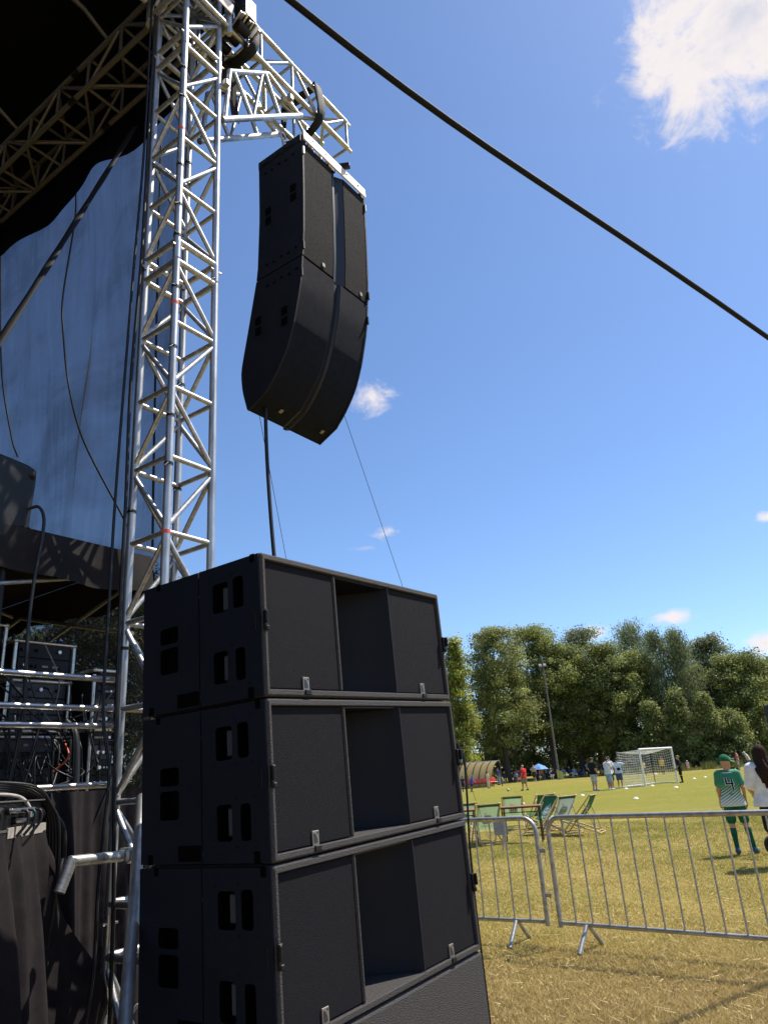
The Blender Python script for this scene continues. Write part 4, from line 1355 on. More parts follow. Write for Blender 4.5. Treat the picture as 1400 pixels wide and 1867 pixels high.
def wcable(label, pts, r, mat=CABLE, name='multicore_cable'):
    P = [wloc(*p) for p in pts]
    me = MB().tube(bez([p - P[0] for p in P], 6), r, 8).mesh(name, mat)
    return tag(link(name, me, None, P[0]), label, 'cable')
wcable('fat black multicore cable bending down from the stage box', [(-.03, .08, .056), (-.01, .14, .05), (.03, .20, -.02), (.04, .22, -.14), (.02, .22, -.26), (-.02, .22, -.5), (-.04, .22, -.9)], .017)
wcable('pale taped sleeve on the multicore cable', [(.036, .222, -.16), (.022, .22, -.25), (.005, .22, -.34)], .0195, TAPE_W, 'tape_sleeve')
for k2 in range(5):
    wcable('black cable coiled over the stage box, ' + ('innermost', 'second from inside', 'middle one', 'second from outside', 'outermost')[k2] + ' of five', [(-.28 + .02 * k2, -.75, .13), (-.22 + .02 * k2, -.5, .16 + .012 * k2), (-.16, -.28, .165 + .010 * k2), (-.08 + .012 * k2, -.08, .145 + .008 * k2), (-.02 + .012 * k2, .01, .08), (0 + .014 * k2, .05, -.02), (.0 + .014 * k2, .08, -.3), (.0, .1, -.8)], .0085, CABLE, 'coiled_cable')['group'] = 'cables over the stage box'
wcable('white sleeved plug lead lying on the stage box', [(-.18, -.6, .135), (-.10, -.42, .15), (-.03, -.30, .135), (.012, -.285, .09), (.016, -.28, .05)], .008, TAPE_W, 'plug_lead')
# ------------------------------------------------------------------ crowd barriers
def barrier(label, start, dirv, L, plate=None):
    d = Vector((*dirv, 0)).normalized()
    rz = math.atan2(d.y, d.x)
    t = thing('crowd_barrier', label, 'barrier', (*start, 0), rz, 'crowd barriers on the grass')
    z0, z1, rc = .20, 1.09, .13
    path = [(0, 0, .165)] + [(0, 0, z1 - rc)] + [(rc - rc * math.cos(R(a)), 0, z1 - rc + rc * math.sin(R(a))) for a in range(15, 91, 15)]
    path += [(L - rc + rc * math.sin(R(a)), 0, z1 - rc + rc * math.cos(R(a))) for a in range(0, 91, 15)] + [(L, 0, .165)]
    MB().tube(path, .0222, 12).build('frame', GALV, t)
    rod('bottom_rail', t, (.018, 0, z0), (L - .018, 0, z0), .0185, GALV, 12)
    n = 13
    for i in range(n):
        x = (i + 1) * L / (n + 1)
        rod('bar', t, (x, 0, z0), (x, 0, z1), .0085, GALV, 8)
    for x in (.27, L - .31):
        for s in (-1, 1):
            b = MB().tube([(x, s * .02, z0 - .005), (x + .005, s * .22, .012)], .0195, 10)
            b.build('foot', GALV, t)
        MB().tube([(x, -.10, .10), (x + .03, 0, .06), (x, .12, .10)], .0022, 5).build('foot_wire', RUBBER, t)
    for x, s in ((L, 1), (0, -1)):
        for z in (.42, .80):
            if s > 0:
                MB().box((x + .045, 0, z), (.055, .012, .035), bev=.002).build('hook_eye', GALV, t)
                MB().tube([(x + .03, .01, z + .02), (x + .10, .012, z + .03), (x + .055, .01, z - .02), (x + .058, .008, z - .13)], .0035, 5).build('hook', GALV, t)
    for x, z in ((L * .42, z1), (L * .2, z1)):
        MB().cyl((x - .02, 0, z), (x + .02, 0, z), .0215, n=12).build('weld_sleeve', GALV, t)
    if plate:
        MB().box((plate[0], -.012, plate[1]), (.15, .004, .15), bev=.001).build('sign_plate', M('dull_plate', (.17, .165, .16), .5, .4, var=.15), t)
    return t
dl = Vector((.835, -.55, 0)).normalized()
e = Vector((1.235, 7.62, 0))
st = e - dl * 2.3
barrier('galvanised crowd barrier half hidden behind the subwoofers', (st.x, st.y), (dl.x, dl.y), 2.3)
barrier('galvanised crowd barrier reaching the right edge of the picture', (1.335, 7.52), (.76, -.65), 2.3)

sg = thing('sign_stand', 'small grey board on a slanting wooden leg before the deck chairs', 'sign', (1.93, 16.2, 0), R(6))
MB().box((0, .06, .42), (.29, .012, .26), Matrix.Rotation(R(-12), 3, 'X'), bev=.002).build('board', M('dull_plate', (.22, .21, .20), .6, 0, var=.15), sg)
rod('leg', sg, (-.02, -.02, .0), (.10, .06, .32), .020, M('pinkish_wood', (.55, .36, .26), .7), 8)
rod('leg', sg, (.06, .30, .0), (.06, .08, .50), .016, M('pinkish_wood', (.55, .36, .26), .7), 8)
# ------------------------------------------------------------------ deck chairs and tables
GREEN1 = M('green_canvas', (.045, .20, .075), .85, 0, var=.08, vscale=6, bump=.15, bscale=300)
PALEG = M('backlit_green_canvas', (.36, .47, .33), .85, 0, var=.08, vscale=6, bump=.15, bscale=300)  # green canvas; light shining through it is put into the pale colour
GREYG = M('grey_white_canvas', (.50, .54, .49), .85, 0, var=.06, vscale=6, bump=.15, bscale=300)
def backlit(m, k, col):
    nt = m.node_tree
    tl = nt.nodes.new('ShaderNodeBsdfTranslucent'); tl.inputs['Color'].default_value = (*col, 1)
    mx = nt.nodes.new('ShaderNodeMixShader'); mx.inputs[0].default_value = k
    nt.links.new(nt.nodes['Principled BSDF'].outputs[0], mx.inputs[1]); nt.links.new(tl.outputs[0], mx.inputs[2])
    nt.links.new(mx.outputs[0], nt.nodes['Material Output'].inputs['Surface'])
backlit(GREEN1, .35, (.05, .30, .10)); backlit(PALEG, .55, (.68, .78, .58)); backlit(GREYG, .55, (.72, .76, .70))
HEM = M('dark_green_hem', (.02, .10, .035), .85)
PRINT = M('white_print', (.62, .66, .64), .8)
PRINTD = M('dark_print', (.10, .16, .14), .8)
def deck_chair(label, top, heading, canvas, printed=True):
    """top = ground point under the head bar; the sitter faces heading (deg, 0 = +Y)"""
    t = thing('deck_chair', label, 'deck chair', (*top, 0), R(heading), 'green deck chairs round the tables')
    w = .28
    HB, FB = Vector((0, .0, .84)), Vector((0, .86, .36))
    for s in (-1, 1):
        rod('rail', t, (s * w, 0, .86), (s * w, .80, .02), .017, WOOD, 8)
        rod('rail', t, (s * (w - .04), .90, .37), (s * (w - .04), -.12, .02), .017, WOOD, 8)
        rod('prop', t, (s * (w - .018), .17, .66), (s * (w - .018), -.03, .05), .013, WOOD, 8)
    rod('head_bar', t, (-w, 0, .845), (w, 0, .845), .014, WOOD, 8)
    rod('cross_bar', t, (-w, .76, .05), (w, .76, .05), .013, WOOD, 8)
    rod('cross_bar', t, (-w + .04, -.10, .03), (w - .04, -.10, .03), .013, WOOD, 8)
    rod('front_bar', t, (-w + .04, .88, .365), (w - .04, .88, .365), .014, WOOD, 8)
    rod('cross_bar', t, (-w, .0 - .03, .07), (w, -.03, .07), .011, WOOD, 8)
    def S(u, v, off=0.):
        p0, p1, p2 = Vector((0, -.01, .855)), Vector((0, .40, .04)), Vector((0, .89, .38))
        def q(v): return p0 * (1 - v) ** 2 + p1 * 2 * v * (1 - v) + p2 * v * v
        p = q(v)
        d = (q(min(1, v + .01)) - q(max(0, v - .01))).normalized()
        n = Vector((1, 0, 0)).cross(d)
        return p + Vector(((u - .5) * 2 * (w - .025), 0, 0)) + n * (off + .012 * math.sin(math.pi * u))
    o = MB().grid(lambda u, v: S(u, v), 6, 20).build('canvas', canvas, t)
    md = o.modifiers.new('thickness', 'SOLIDIFY'); md.thickness = .003
    for sg in (1, -1):
        MB().grid(lambda u, v: S(u, v * .045, sg * .004), 6, 2).build('hem', HEM, t)
    if printed:
        for sg in (1, -1):
            def disc(cu, cv, ru, rv, mat, nm, off, n=16, p=2.6):
                pts = []
                for k in range(n):
                    a = 6.2832 * k / n
                    pts.append(S(cu + ru * math.copysign(abs(math.cos(a)) ** (2 / p), math.cos(a)), cv + rv * math.copysign(abs(math.sin(a)) ** (2 / p), math.sin(a)), sg * off))
                MB().add([S(cu, cv, sg * off)] + pts, [(0, 1 + k, 1 + (k + 1) % n) for k in range(n)]).build(nm, mat, t)
            disc(.5, .265, .24, .10, PRINT, 'print', .0050)
            disc(.5, .265, .21, .085, canvas, 'print', .0060)
            disc(.5, .265, .17, .065, PRINT, 'print', .0070)
            for k in range(3):
                disc(.40 + .1 * k, .265, .030, .040, PRINTD, 'print', .0080, 10)
            MB().add([S(.36, .13, sg * .005), S(.42, .13, sg * .005), S(.44, .19, sg * .005), S(.38, .19, sg * .005)], [(0, 1, 2, 3)]).build('print', PRINT, t)
            for k in range(2):
                x0 = .26 + .04 * k
                for j in range(6):
                    a, b2 = x0 + j * .085, x0 + j * .085 + .062
                    MB().add([S(a, .405 + .03 * k, sg * .005), S(b2, .405 + .03 * k, sg * .005), S(b2, .418 + .03 * k, sg * .005), S(a, .418 + .03 * k, sg * .005)], [(0, 1, 2, 3)]).build('print', PRINT, t)
    return t
deck_chair('pale green deck chair nearest the barrier with a white mug print', (1.85, 17.5), 8, PALEG)
deck_chair('pale green deck chair half hidden behind the subwoofer edge', (1.45, 18.85), 15, PALEG)
deck_chair('pale green deck chair facing away behind the brown tables', (2.92, 21.3), -8, PALEG)
deck_chair('deep green deck chair turned towards the tables, print on its front', (3.72, 19.75), 118, GREEN1)
deck_chair('deck chair farthest back, only its dark green top edge showing', (3.80, 21.0), 20, GREEN1)
deck_chair('greyish white deck chair beside the green one, back to the barrier', (3.93, 18.9), 28, GREYG)
deck_chair('green deck chair farthest right, seen nearly from the side', (4.46, 18.5), 62, GREEN1)

TOPW = M('brown_table_top', (.30, .125, .055), .45, 0, var=.15, vscale=6, stretch=(1, 8, 1))
def garden_table(label, c, heading, L=.9, W=.5):
    t = thing('garden_table', label, 'table', (*c, 0), R(heading), 'brown folding tables')
    MB().box((0, 0, .745), (L, W, .022), bev=.004).build('table_top', TOPW, t)
    MB().box((0, 0, .722), (L - .06, W - .06, .018)).build('frame', DARK, t)
    for sx in (-1, 1):
        for sy in (-1, 1):
            rod('leg', t, (sx * (L / 2 - .05), sy * (W / 2 - .05), 0), (sx * (L / 2 - .05), sy * (W / 2 - .05), .72), .014, DARK, 8)
        rod('stretcher', t, (sx * (L / 2 - .05), -W / 2 + .05, .62), (sx * (L / 2 - .05), W / 2 - .05, .62), .010, DARK, 8)
    rod('stretcher', t, (-L / 2 + .05, 0, .62), (L / 2 - .05, 0, .62), .010, DARK, 8)
garden_table('brown topped table with black legs between the deck chairs', (2.60, 17.72), -14, .92)
garden_table('brown topped table with black legs at the subwoofer edge', (1.20, 17.85), -10, .8)

# ------------------------------------------------------------------ football goal
G0, G1 = Vector((14.71, 47.44, 0)), Vector((17.79, 50.51, 0))
gd = (G1 - G0); GL = gd.length; gd.normalize()
grz = math.atan2(gd.y, gd.x)
goal = thing('football_goal', 'white football goal with a sagging net on the pitch', 'goal', G0, grz)
GH, GD = 2.15, 1.55
rod('post', goal, (0, 0, 0), (0, 0, GH), .06, WHITE, 12)
rod('post', goal, (GL, 0, 0), (GL, 0, GH), .06, WHITE, 12)
rod('crossbar', goal, (-.06, 0, GH), (GL + .06, 0, GH), .06, WHITE, 12)
DKM = M('dark_net_pole', (.06, .05, .045), .5)
for x in (0, GL):
    rod('rear_pole', goal, (x, GD, 0), (x, GD, GH - .05), .025, DKM, 8)
rod('ground_bar', goal, (0, GD, .03), (GL, GD, .03), .03, WHITE, 8)
rod('ground_bar', goal, (0, 0, .03), (0, GD, .03), .03, WHITE, 8)
rod('ground_bar', goal, (GL, 0, .03), (GL, GD, .03), .03, WHITE, 8)
NETW = M('white_net_cord', (.75, .73, .68), .8)
nb = MB()
def net_panel(fn, nu, nv):
    for i in range(nu + 1):
        nb.tube([fn(i / nu, k / 12) for k in range(13)], .0095, 3, caps=False)
    for j in range(nv + 1):
        nb.tube([fn(k / 16, j / nv) for k in range(17)], .0095, 3, caps=False)
def sagz(u, v): return .22 * math.sin(math.pi * u) * math.sin(math.pi * v)
net_panel(lambda u, v: (GL * u, GD * v, GH - .03 - sagz(u, v) - .08 * v), 24, 9)
net_panel(lambda u, v: (GL * u, GD + .25 * math.sin(math.pi * u) * math.sin(math.pi * v), (GH - .1) * (1 - v) + .02 - .10 * math.sin(math.pi * u) * (1 - v) * 1.5), 24, 13)
net_panel(lambda u, v: (-.02 - .12 * math.sin(math.pi * u) * math.sin(math.pi * v), GD * u, (GH - .06) * (1 - v) + .02 - .15 * math.sin(math.pi * u) * (1 - v)), 10, 13)
net_panel(lambda u, v: (GL + .02 + .12 * math.sin(math.pi * u) * math.sin(math.pi * v), GD * u, (GH - .06) * (1 - v) + .02 - .15 * math.sin(math.pi * u) * (1 - v)), 10, 13)
tag(nb.build('net', NETW, goal), kind='stuff')

# ------------------------------------------------------------------ marker cones and balls
CONE = M('white_plastic_cone', (.80, .79, .74), .5)
cone_b = MB()
loft(cone_b, [[Vector((r * math.cos(a), r * math.sin(a), z)) for a in np.linspace(0, 6.283, 15)[:-1]] for r, z in ((.125, .0), (.12, .012), (.075, .055), (.035, .075), (.030, .062))], False, False, True)
cone_me = cone_b.mesh('marker_cone', CONE)
cone_spots = [((9.22, 40.5), 'white disc cone left of the standing men'), ((9.78, 33.15), 'white disc cone nearest the barriers on the open grass'), ((12.89, 45.3), 'white disc cone at the net corner behind the men'),
              ((14.95, 46.9), 'white disc cone at the foot of the near goal post'), ((14.64, 42.0), 'white disc cone in front of the goal mouth'), ((20.72, 55.4), 'white disc cone right of the goalkeeper, left of a pair'),
              ((22.1, 56.9), 'white disc cone right of the goalkeeper, right of a pair'), ((6.49, 38.3), 'white disc cone behind the deep green deck chair'), ((5.43, 36.35), 'white disc cone behind the brown tables'),
              ((26.4, 81.0), 'white disc cone seen through the goal net'), ((34.0, 90.0), 'white disc cone far right, left of a row by the trees'), ((35.3, 91.2), 'white disc cone in the far row, second'), ((36.6, 92.4), 'white disc cone in the far row, third'),
              ((37.7, 93.0), 'white disc cone far right, last of the row by the trees')]
for (x, y), lab in cone_spots:
    o = tag(link('marker_cone', cone_me, None, (x, y, .0)), lab, 'cone', 'white disc cones on the pitch')
    if y > 60: o.scale = (1.6, 1.6, 2.0)
bl = MB().sphere((0, 0, .11), .11, 14, 8)
tag(bl.build('football', M('white_leather', (.75, .74, .70), .5, col2=(.12, .12, .12), vscale=9), None, (7.72, 57.8, 0)), 'white football on the grass left of the man in red', 'ball')

# ------------------------------------------------------------------ dugout
dg = thing('dugout', 'arched team shelter with brown ribs and red seats by the trees', 'shelter', (6.35, 76.0, 0), R(28))
DGL, DGD, DGH = 4.1, 1.9, 2.45
POLY = bpy.data.materials.new('weathered_polycarbonate'); POLY.use_nodes = True
_b = POLY.node_tree.nodes['Principled BSDF']
_b.inputs['Base Color'].default_value = (.33, .28, .17, 1); _b.inputs['Roughness'].default_value = .5
_tl = POLY.node_tree.nodes.new('ShaderNodeBsdfTranslucent'); _tl.inputs['Color'].default_value = (.42, .36, .22, 1)
_mx = POLY.node_tree.nodes.new('ShaderNodeMixShader'); _mx.inputs[0].default_value = .45
POLY.node_tree.links.new(_b.outputs[0], _mx.inputs[1]); POLY.node_tree.links.new(_tl.outputs[0], _mx.inputs[2])
POLY.node_tree.links.new(_mx.outputs[0], POLY.node_tree.nodes['Material Output'].inputs['Surface'])
RUST = M('brown_steel', (.12, .06, .035), .6, .3)
def arc(x, t, o=0.):
    a = t * 1.95
    return Vector((x, .15 + (DGD - .2 + o) * math.sin(min(a, 1.571)) if a < 1.571 else 1.85 + o, (DGH + o) * math.cos(a) if a < 1.3 else max(0, (DGH + o) * math.cos(1.3) * (1 - (a - 1.3) / .65)))) 
MB().grid(lambda u, v: arc(DGL * u, v), 12, 14).build('cover', POLY, dg)
for k in range(6):
    MB().tube([arc(DGL * k / 5, v / 12, .03) for v in range(13)], .05, 6).build('rib', RUST, dg)
for x in (0, DGL):
    rod('post', dg, (x, .15, 0), (x, .15, DGH), .05, RUST, 8)
MB().box((DGL / 2, .15, DGH), (DGL, .08, .08)).build('beam', GALV, dg)
MB().box((DGL / 2, .9, .40), (DGL - .4, .08, .06)).build('beam', RUST, dg)
REDS = M('red_plastic_seat', (.75, .05, .035), .4)
for k in range(8):
    x = .35 + k * (DGL - .7) / 7
    b = MB().box((x, .85, .46), (.42, .40, .05), bev=.015)
    b.box((x, 1.06, .66), (.42, .05, .40), Matrix.Rotation(R(-10), 3, 'X'), bev=.02)
    b.build('seat', REDS, dg)
for x in (.5, DGL - .5):
    rod('leg', dg, (x, .9, 0), (x, .9, .4), .04, RUST, 8)

# ------------------------------------------------------------------ floodlight pole
fp = thing('floodlight_pole', 'tall slim grey floodlight pole in front of the trees', 'lamp post', (18.24, 90.6, 0))
MB().tube([(0, 0, 0), (0, 0, 5), (0, 0, 9.5), (0, 0, 13.3)], [.13, .11, .09, .06], 12).build('pole', M('weathered_concrete', (.17, .165, .15), .8, 0, var=.15, vscale=3), fp)
MB().box((0, 0, 13.2), (1.0, .07, .07)).build('crossarm', GALV, fp)
for x in (-.42, .12):
    MB().box((x, -.22, 13.3), (.36, .22, .36), Matrix.Rotation(R(-35), 3, 'X'), bev=.03).build('floodlight', M('pale_lamp', (.3, .3, .29), .4), fp)
rod('aerial', fp, (.05, 0, 13.3), (.05, 0, 14.2), .03, GALV, 6)
BAN = M('yellow_green_banner', (.55, .42, .10), .7, 0, col2=(.25, .42, .14), vscale=.9)
tag(MB().grid(lambda u, v: Vector((-.25 + .75 * u, -.22 + .06 * math.sin(u * 9), 1.15 * (1 - v) * (1 - .35 * u) + .02)), 8, 6).build('banner', BAN, None, (18.24, 90.5, 0)), 'yellow and green banner leaning at the foot of the floodlight pole', 'banner')

# ------------------------------------------------------------------ blue parasol
um = thing('parasol', 'small blue parasol over the people seated under the trees', 'parasol', (16.35, 92.5, 0))
rod('pole', um, (0, 0, 0), (0, 0, 1.9), .025, WHITE, 8)
ub = MB()
for k in range(8):
    a0, a1 = R(45 * k), R(45 * (k + 1))
    ub.add([(0, 0, 1.95), (.75 * math.cos(a0), .75 * math.sin(a0), 1.62), (1.15 * math.cos(a0), 1.15 * math.sin(a0), 1.28), (1.15 * math.cos(a1), 1.15 * math.sin(a1), 1.28), (.75 * math.cos(a1), .75 * math.sin(a1), 1.62)], [(0, 1, 4), (1, 2, 3, 4)])
ub.build('canopy', M('blue_canvas', (.10, .28, .62), .7), um)

# ------------------------------------------------------------------ speaker on a tripod at the right edge
tsp = thing('tripod_speaker', 'black speaker on a tripod far off at the right edge', 'loudspeaker', (11.12, 22.45, 0))
MB().box((0, 0, 2.54), (.36, .34, .56), bev=.03).build('housing', DARK, tsp)
MB().box((0, -.175, 2.54), (.31, .01, .50), bev=.004).build('grille', GRILLE, tsp)
rod('pole', tsp, (0, 0, .7), (0, 0, 2.28), .019, DARK, 10)
for k in range(3):
    a = R(120 * k + 40)
    rod('leg', tsp, (0, 0, 1.2), (.55 * math.cos(a), .55 * math.sin(a), .02), .014, DARK, 8)
    rod('leg_brace', tsp, (0, 0, .72), (.30 * math.cos(a), .30 * math.sin(a), .56), .010, DARK, 8)

# ------------------------------------------------------------------ pushchair
def pushchair(label, loc, heading, sc=1.0, canopy=None):
    t = thing('pushchair', label, 'pushchair', loc, R(heading))
    t.scale = (sc, sc, sc)
    FR = DARK
    for s in (-1, 1):
        x = s * .25
        MB().tube(bez([(x, -.52, 1.04), (x, -.40, .95), (x, .05, .48), (x, .42, .13)], 5), .013, 8).build('side_frame', FR, t)
        MB().tube([(x, -.42, .12), (x, -.12, .62), (x * .9, .05, .80)], .012, 8).build('side_frame', FR, t)
        rod('side_frame', t, (x, -.42, .12), (x, .42, .13), .010, GALV, 8)
        for y, r in ((-.42, .125), (.42, .10)):
            tyre = MB().tube([(x + s * .04, y + r * math.cos(a), r + .0 + r * math.sin(a)) for a in np.linspace(0, 6.283, 19)[:-1]], .022, 6, True).build('wheel', RUBBER, t)
            MB().cyl((x + s * .03, y, r), (x + s * .05, y, r), r * .82, n=16).build('rim', M('grey_rim', (.03, .03, .03), .4), tyre)
    rod('handle', t, (-.25, -.53, 1.05), (.25, -.53, 1.05), .018, FR, 8)
    MB().grid(lambda u, v: Vector((-.21 + .42 * u, .36 - .50 * v, .40 + .10 * (1 - v) - .05 * math.sin(math.pi * u) + .38 * max(0, v - .55) / .45)), 6, 12).build('seat', M('dark_seat_cloth', (.02, .02, .022), .9), t)
    bk = MB().box((0, -.05, .24), (.42, .55, .16), bev=.05)
    bk.build('basket', M('dark_basket', (.018, .018, .02), .85), t)
    if canopy:
        MB().grid(lambda u, v: Vector((-.23 + .46 * u, -.20 + .42 * math.cos(R(20 + 140 * v)) * .9, .72 + .36 * math.sin(R(20 + 140 * v)))), 6, 10).build('canopy', canopy, t)
    return t
pushchair('dark pushchair with a pale frame in front of the woman', (6.3, 12.7, 0), -68, 1.0)
tag(MB().sphere((0, 0, 0), .075, 12, 8, (.75, .75, 1.5)).build('green_bottle', M('lime_bottle', (.35, .48, .06), .35), None, (5.78, 12.60, .97)), 'lime green bottle hanging on the pushchair handle', 'bottle')
pushchair('tiny black pushchair beside the couple far off on the right', (30.2, 71.3, 0), 30, 1.05, DARK)
b = MB().box((0, 0, .25), (.6, .4, .5), bev=.05)
tag(b.build('sports_bag', DARK, None, (31.9, 70.9, 0)), 'black bag on the grass by the couple far off', 'bag')
# ------------------------------------------------------------------ people (bodies are one implicit surface, clothes are shells over it)
def surface_nets(vals, lo, vs):
    nx, ny, nz = vals.shape
    ins = vals < 0
    acc = np.zeros((nx - 1, ny - 1, nz - 1, 3)); cnt = np.zeros((nx - 1, ny - 1, nz - 1))
    cor = [(i, j, k) for i in (0, 1) for j in (0, 1) for k in (0, 1)]
    def sl(c): return (slice(c[0], nx - 1 + c[0]), slice(c[1], ny - 1 + c[1]), slice(c[2], nz - 1 + c[2]))
    for a in cor:
        for ax in range(3):
            if a[ax]: continue
            b = list(a); b[ax] = 1
            va, vb = vals[sl(a)], vals[sl(b)]
            m = (va < 0) != (vb < 0)
            t = np.where(m, va / np.where(m, va - vb, 1), 0)
            for d in range(3):
                acc[..., d] += np.where(m, a[d] + (t if d == ax else 0), 0)
            cnt += m
    act = cnt > 0
    idx = -np.ones(act.shape, np.int64)
    idx[act] = np.arange(act.sum())
    ii = np.argwhere(act)
    V = (ii + acc[act] / cnt[act][:, None]) * vs + np.array(lo)
    F = []
    for ax in range(3):
        o1, o2 = (ax + 1) % 3, (ax + 2) % 3
        s0 = [slice(None)] * 3; s1 = [slice(None)] * 3
        s0[ax] = slice(0, -1); s1[ax] = slice(1, None)
        A, B = ins[tuple(s0)], ins[tuple(s1)]
        e = np.argwhere(A != B)
        if not len(e): continue
        ok = (e[:, o1] > 0) & (e[:, o2] > 0) & (e[:, o1] < vals.shape[o1] - 1) & (e[:, o2] < vals.shape[o2] - 1)
        e = e[ok]
        q = []
        for (d1, d2) in ((-1, -1), (0, -1), (0, 0), (-1, 0)):
            c = e.copy(); c[:, o1] += d1; c[:, o2] += d2
            q.append(idx[c[:, 0], c[:, 1], c[:, 2]])
        q = np.stack(q, 1)
        f = A[tuple(e.T)]
        q[~f] = q[~f][:, ::-1]
        F.append(q)
    return V, np.concatenate(F)

def cap(P, a, b, r0, r1, sc=None):
    a, b = np.array(a, np.float32), np.array(b, np.float32)
    Q = P - a
    if sc is not None:
        sc = np.array(sc, np.float32); Q = Q / sc; d = (b - a) / sc
    else:
        d = b - a
    t = np.clip((Q @ d) / (d @ d + np.float32(1e-9)), 0, 1)
    Q -= t[..., None] * d
    return np.sqrt(np.einsum('...i,...i', Q, Q)) - (np.float32(r0) + np.float32(r1 - r0) * t)
def ell(P, c, r):
    r = np.array(r, np.float32)
    Q = (P - np.array(c, np.float32)) / r
    return (np.sqrt(np.einsum('...i,...i', Q, Q)) - 1) * r.min()
def smin(ds, k):
    d = ds[0]
    for e in ds[1:]:
        h = np.clip(.5 + .5 * (e - d) / k, 0, 1)
        d = e * (1 - h) + d * h - k * h * (1 - h)
    return d

JOINTS = dict(hip=(0, 0, .95), chest=(0, .01, 1.27), neck=(0, -.005, 1.47), head=(0, .02, 1.635),
              sL=(-.185, -.005, 1.415), sR=(.185, -.005, 1.415), eL=(-.235, -.02, 1.13), eR=(.235, -.02, 1.13), wL=(-.25, .05, .88), wR=(.25, .05, .88),
              tL=(-.088, 0, .93), tR=(.088, 0, .93), kL=(-.10, .02, .50), kR=(.10, .02, .50), aL=(-.105, -.025, .075), aR=(.105, -.025, .075), fL=(-.125, .15, .035), fR=(.125, .15, .035))
def lerp(a, b, t): return tuple(np.array(a) * (1 - t) + np.array(b) * t)

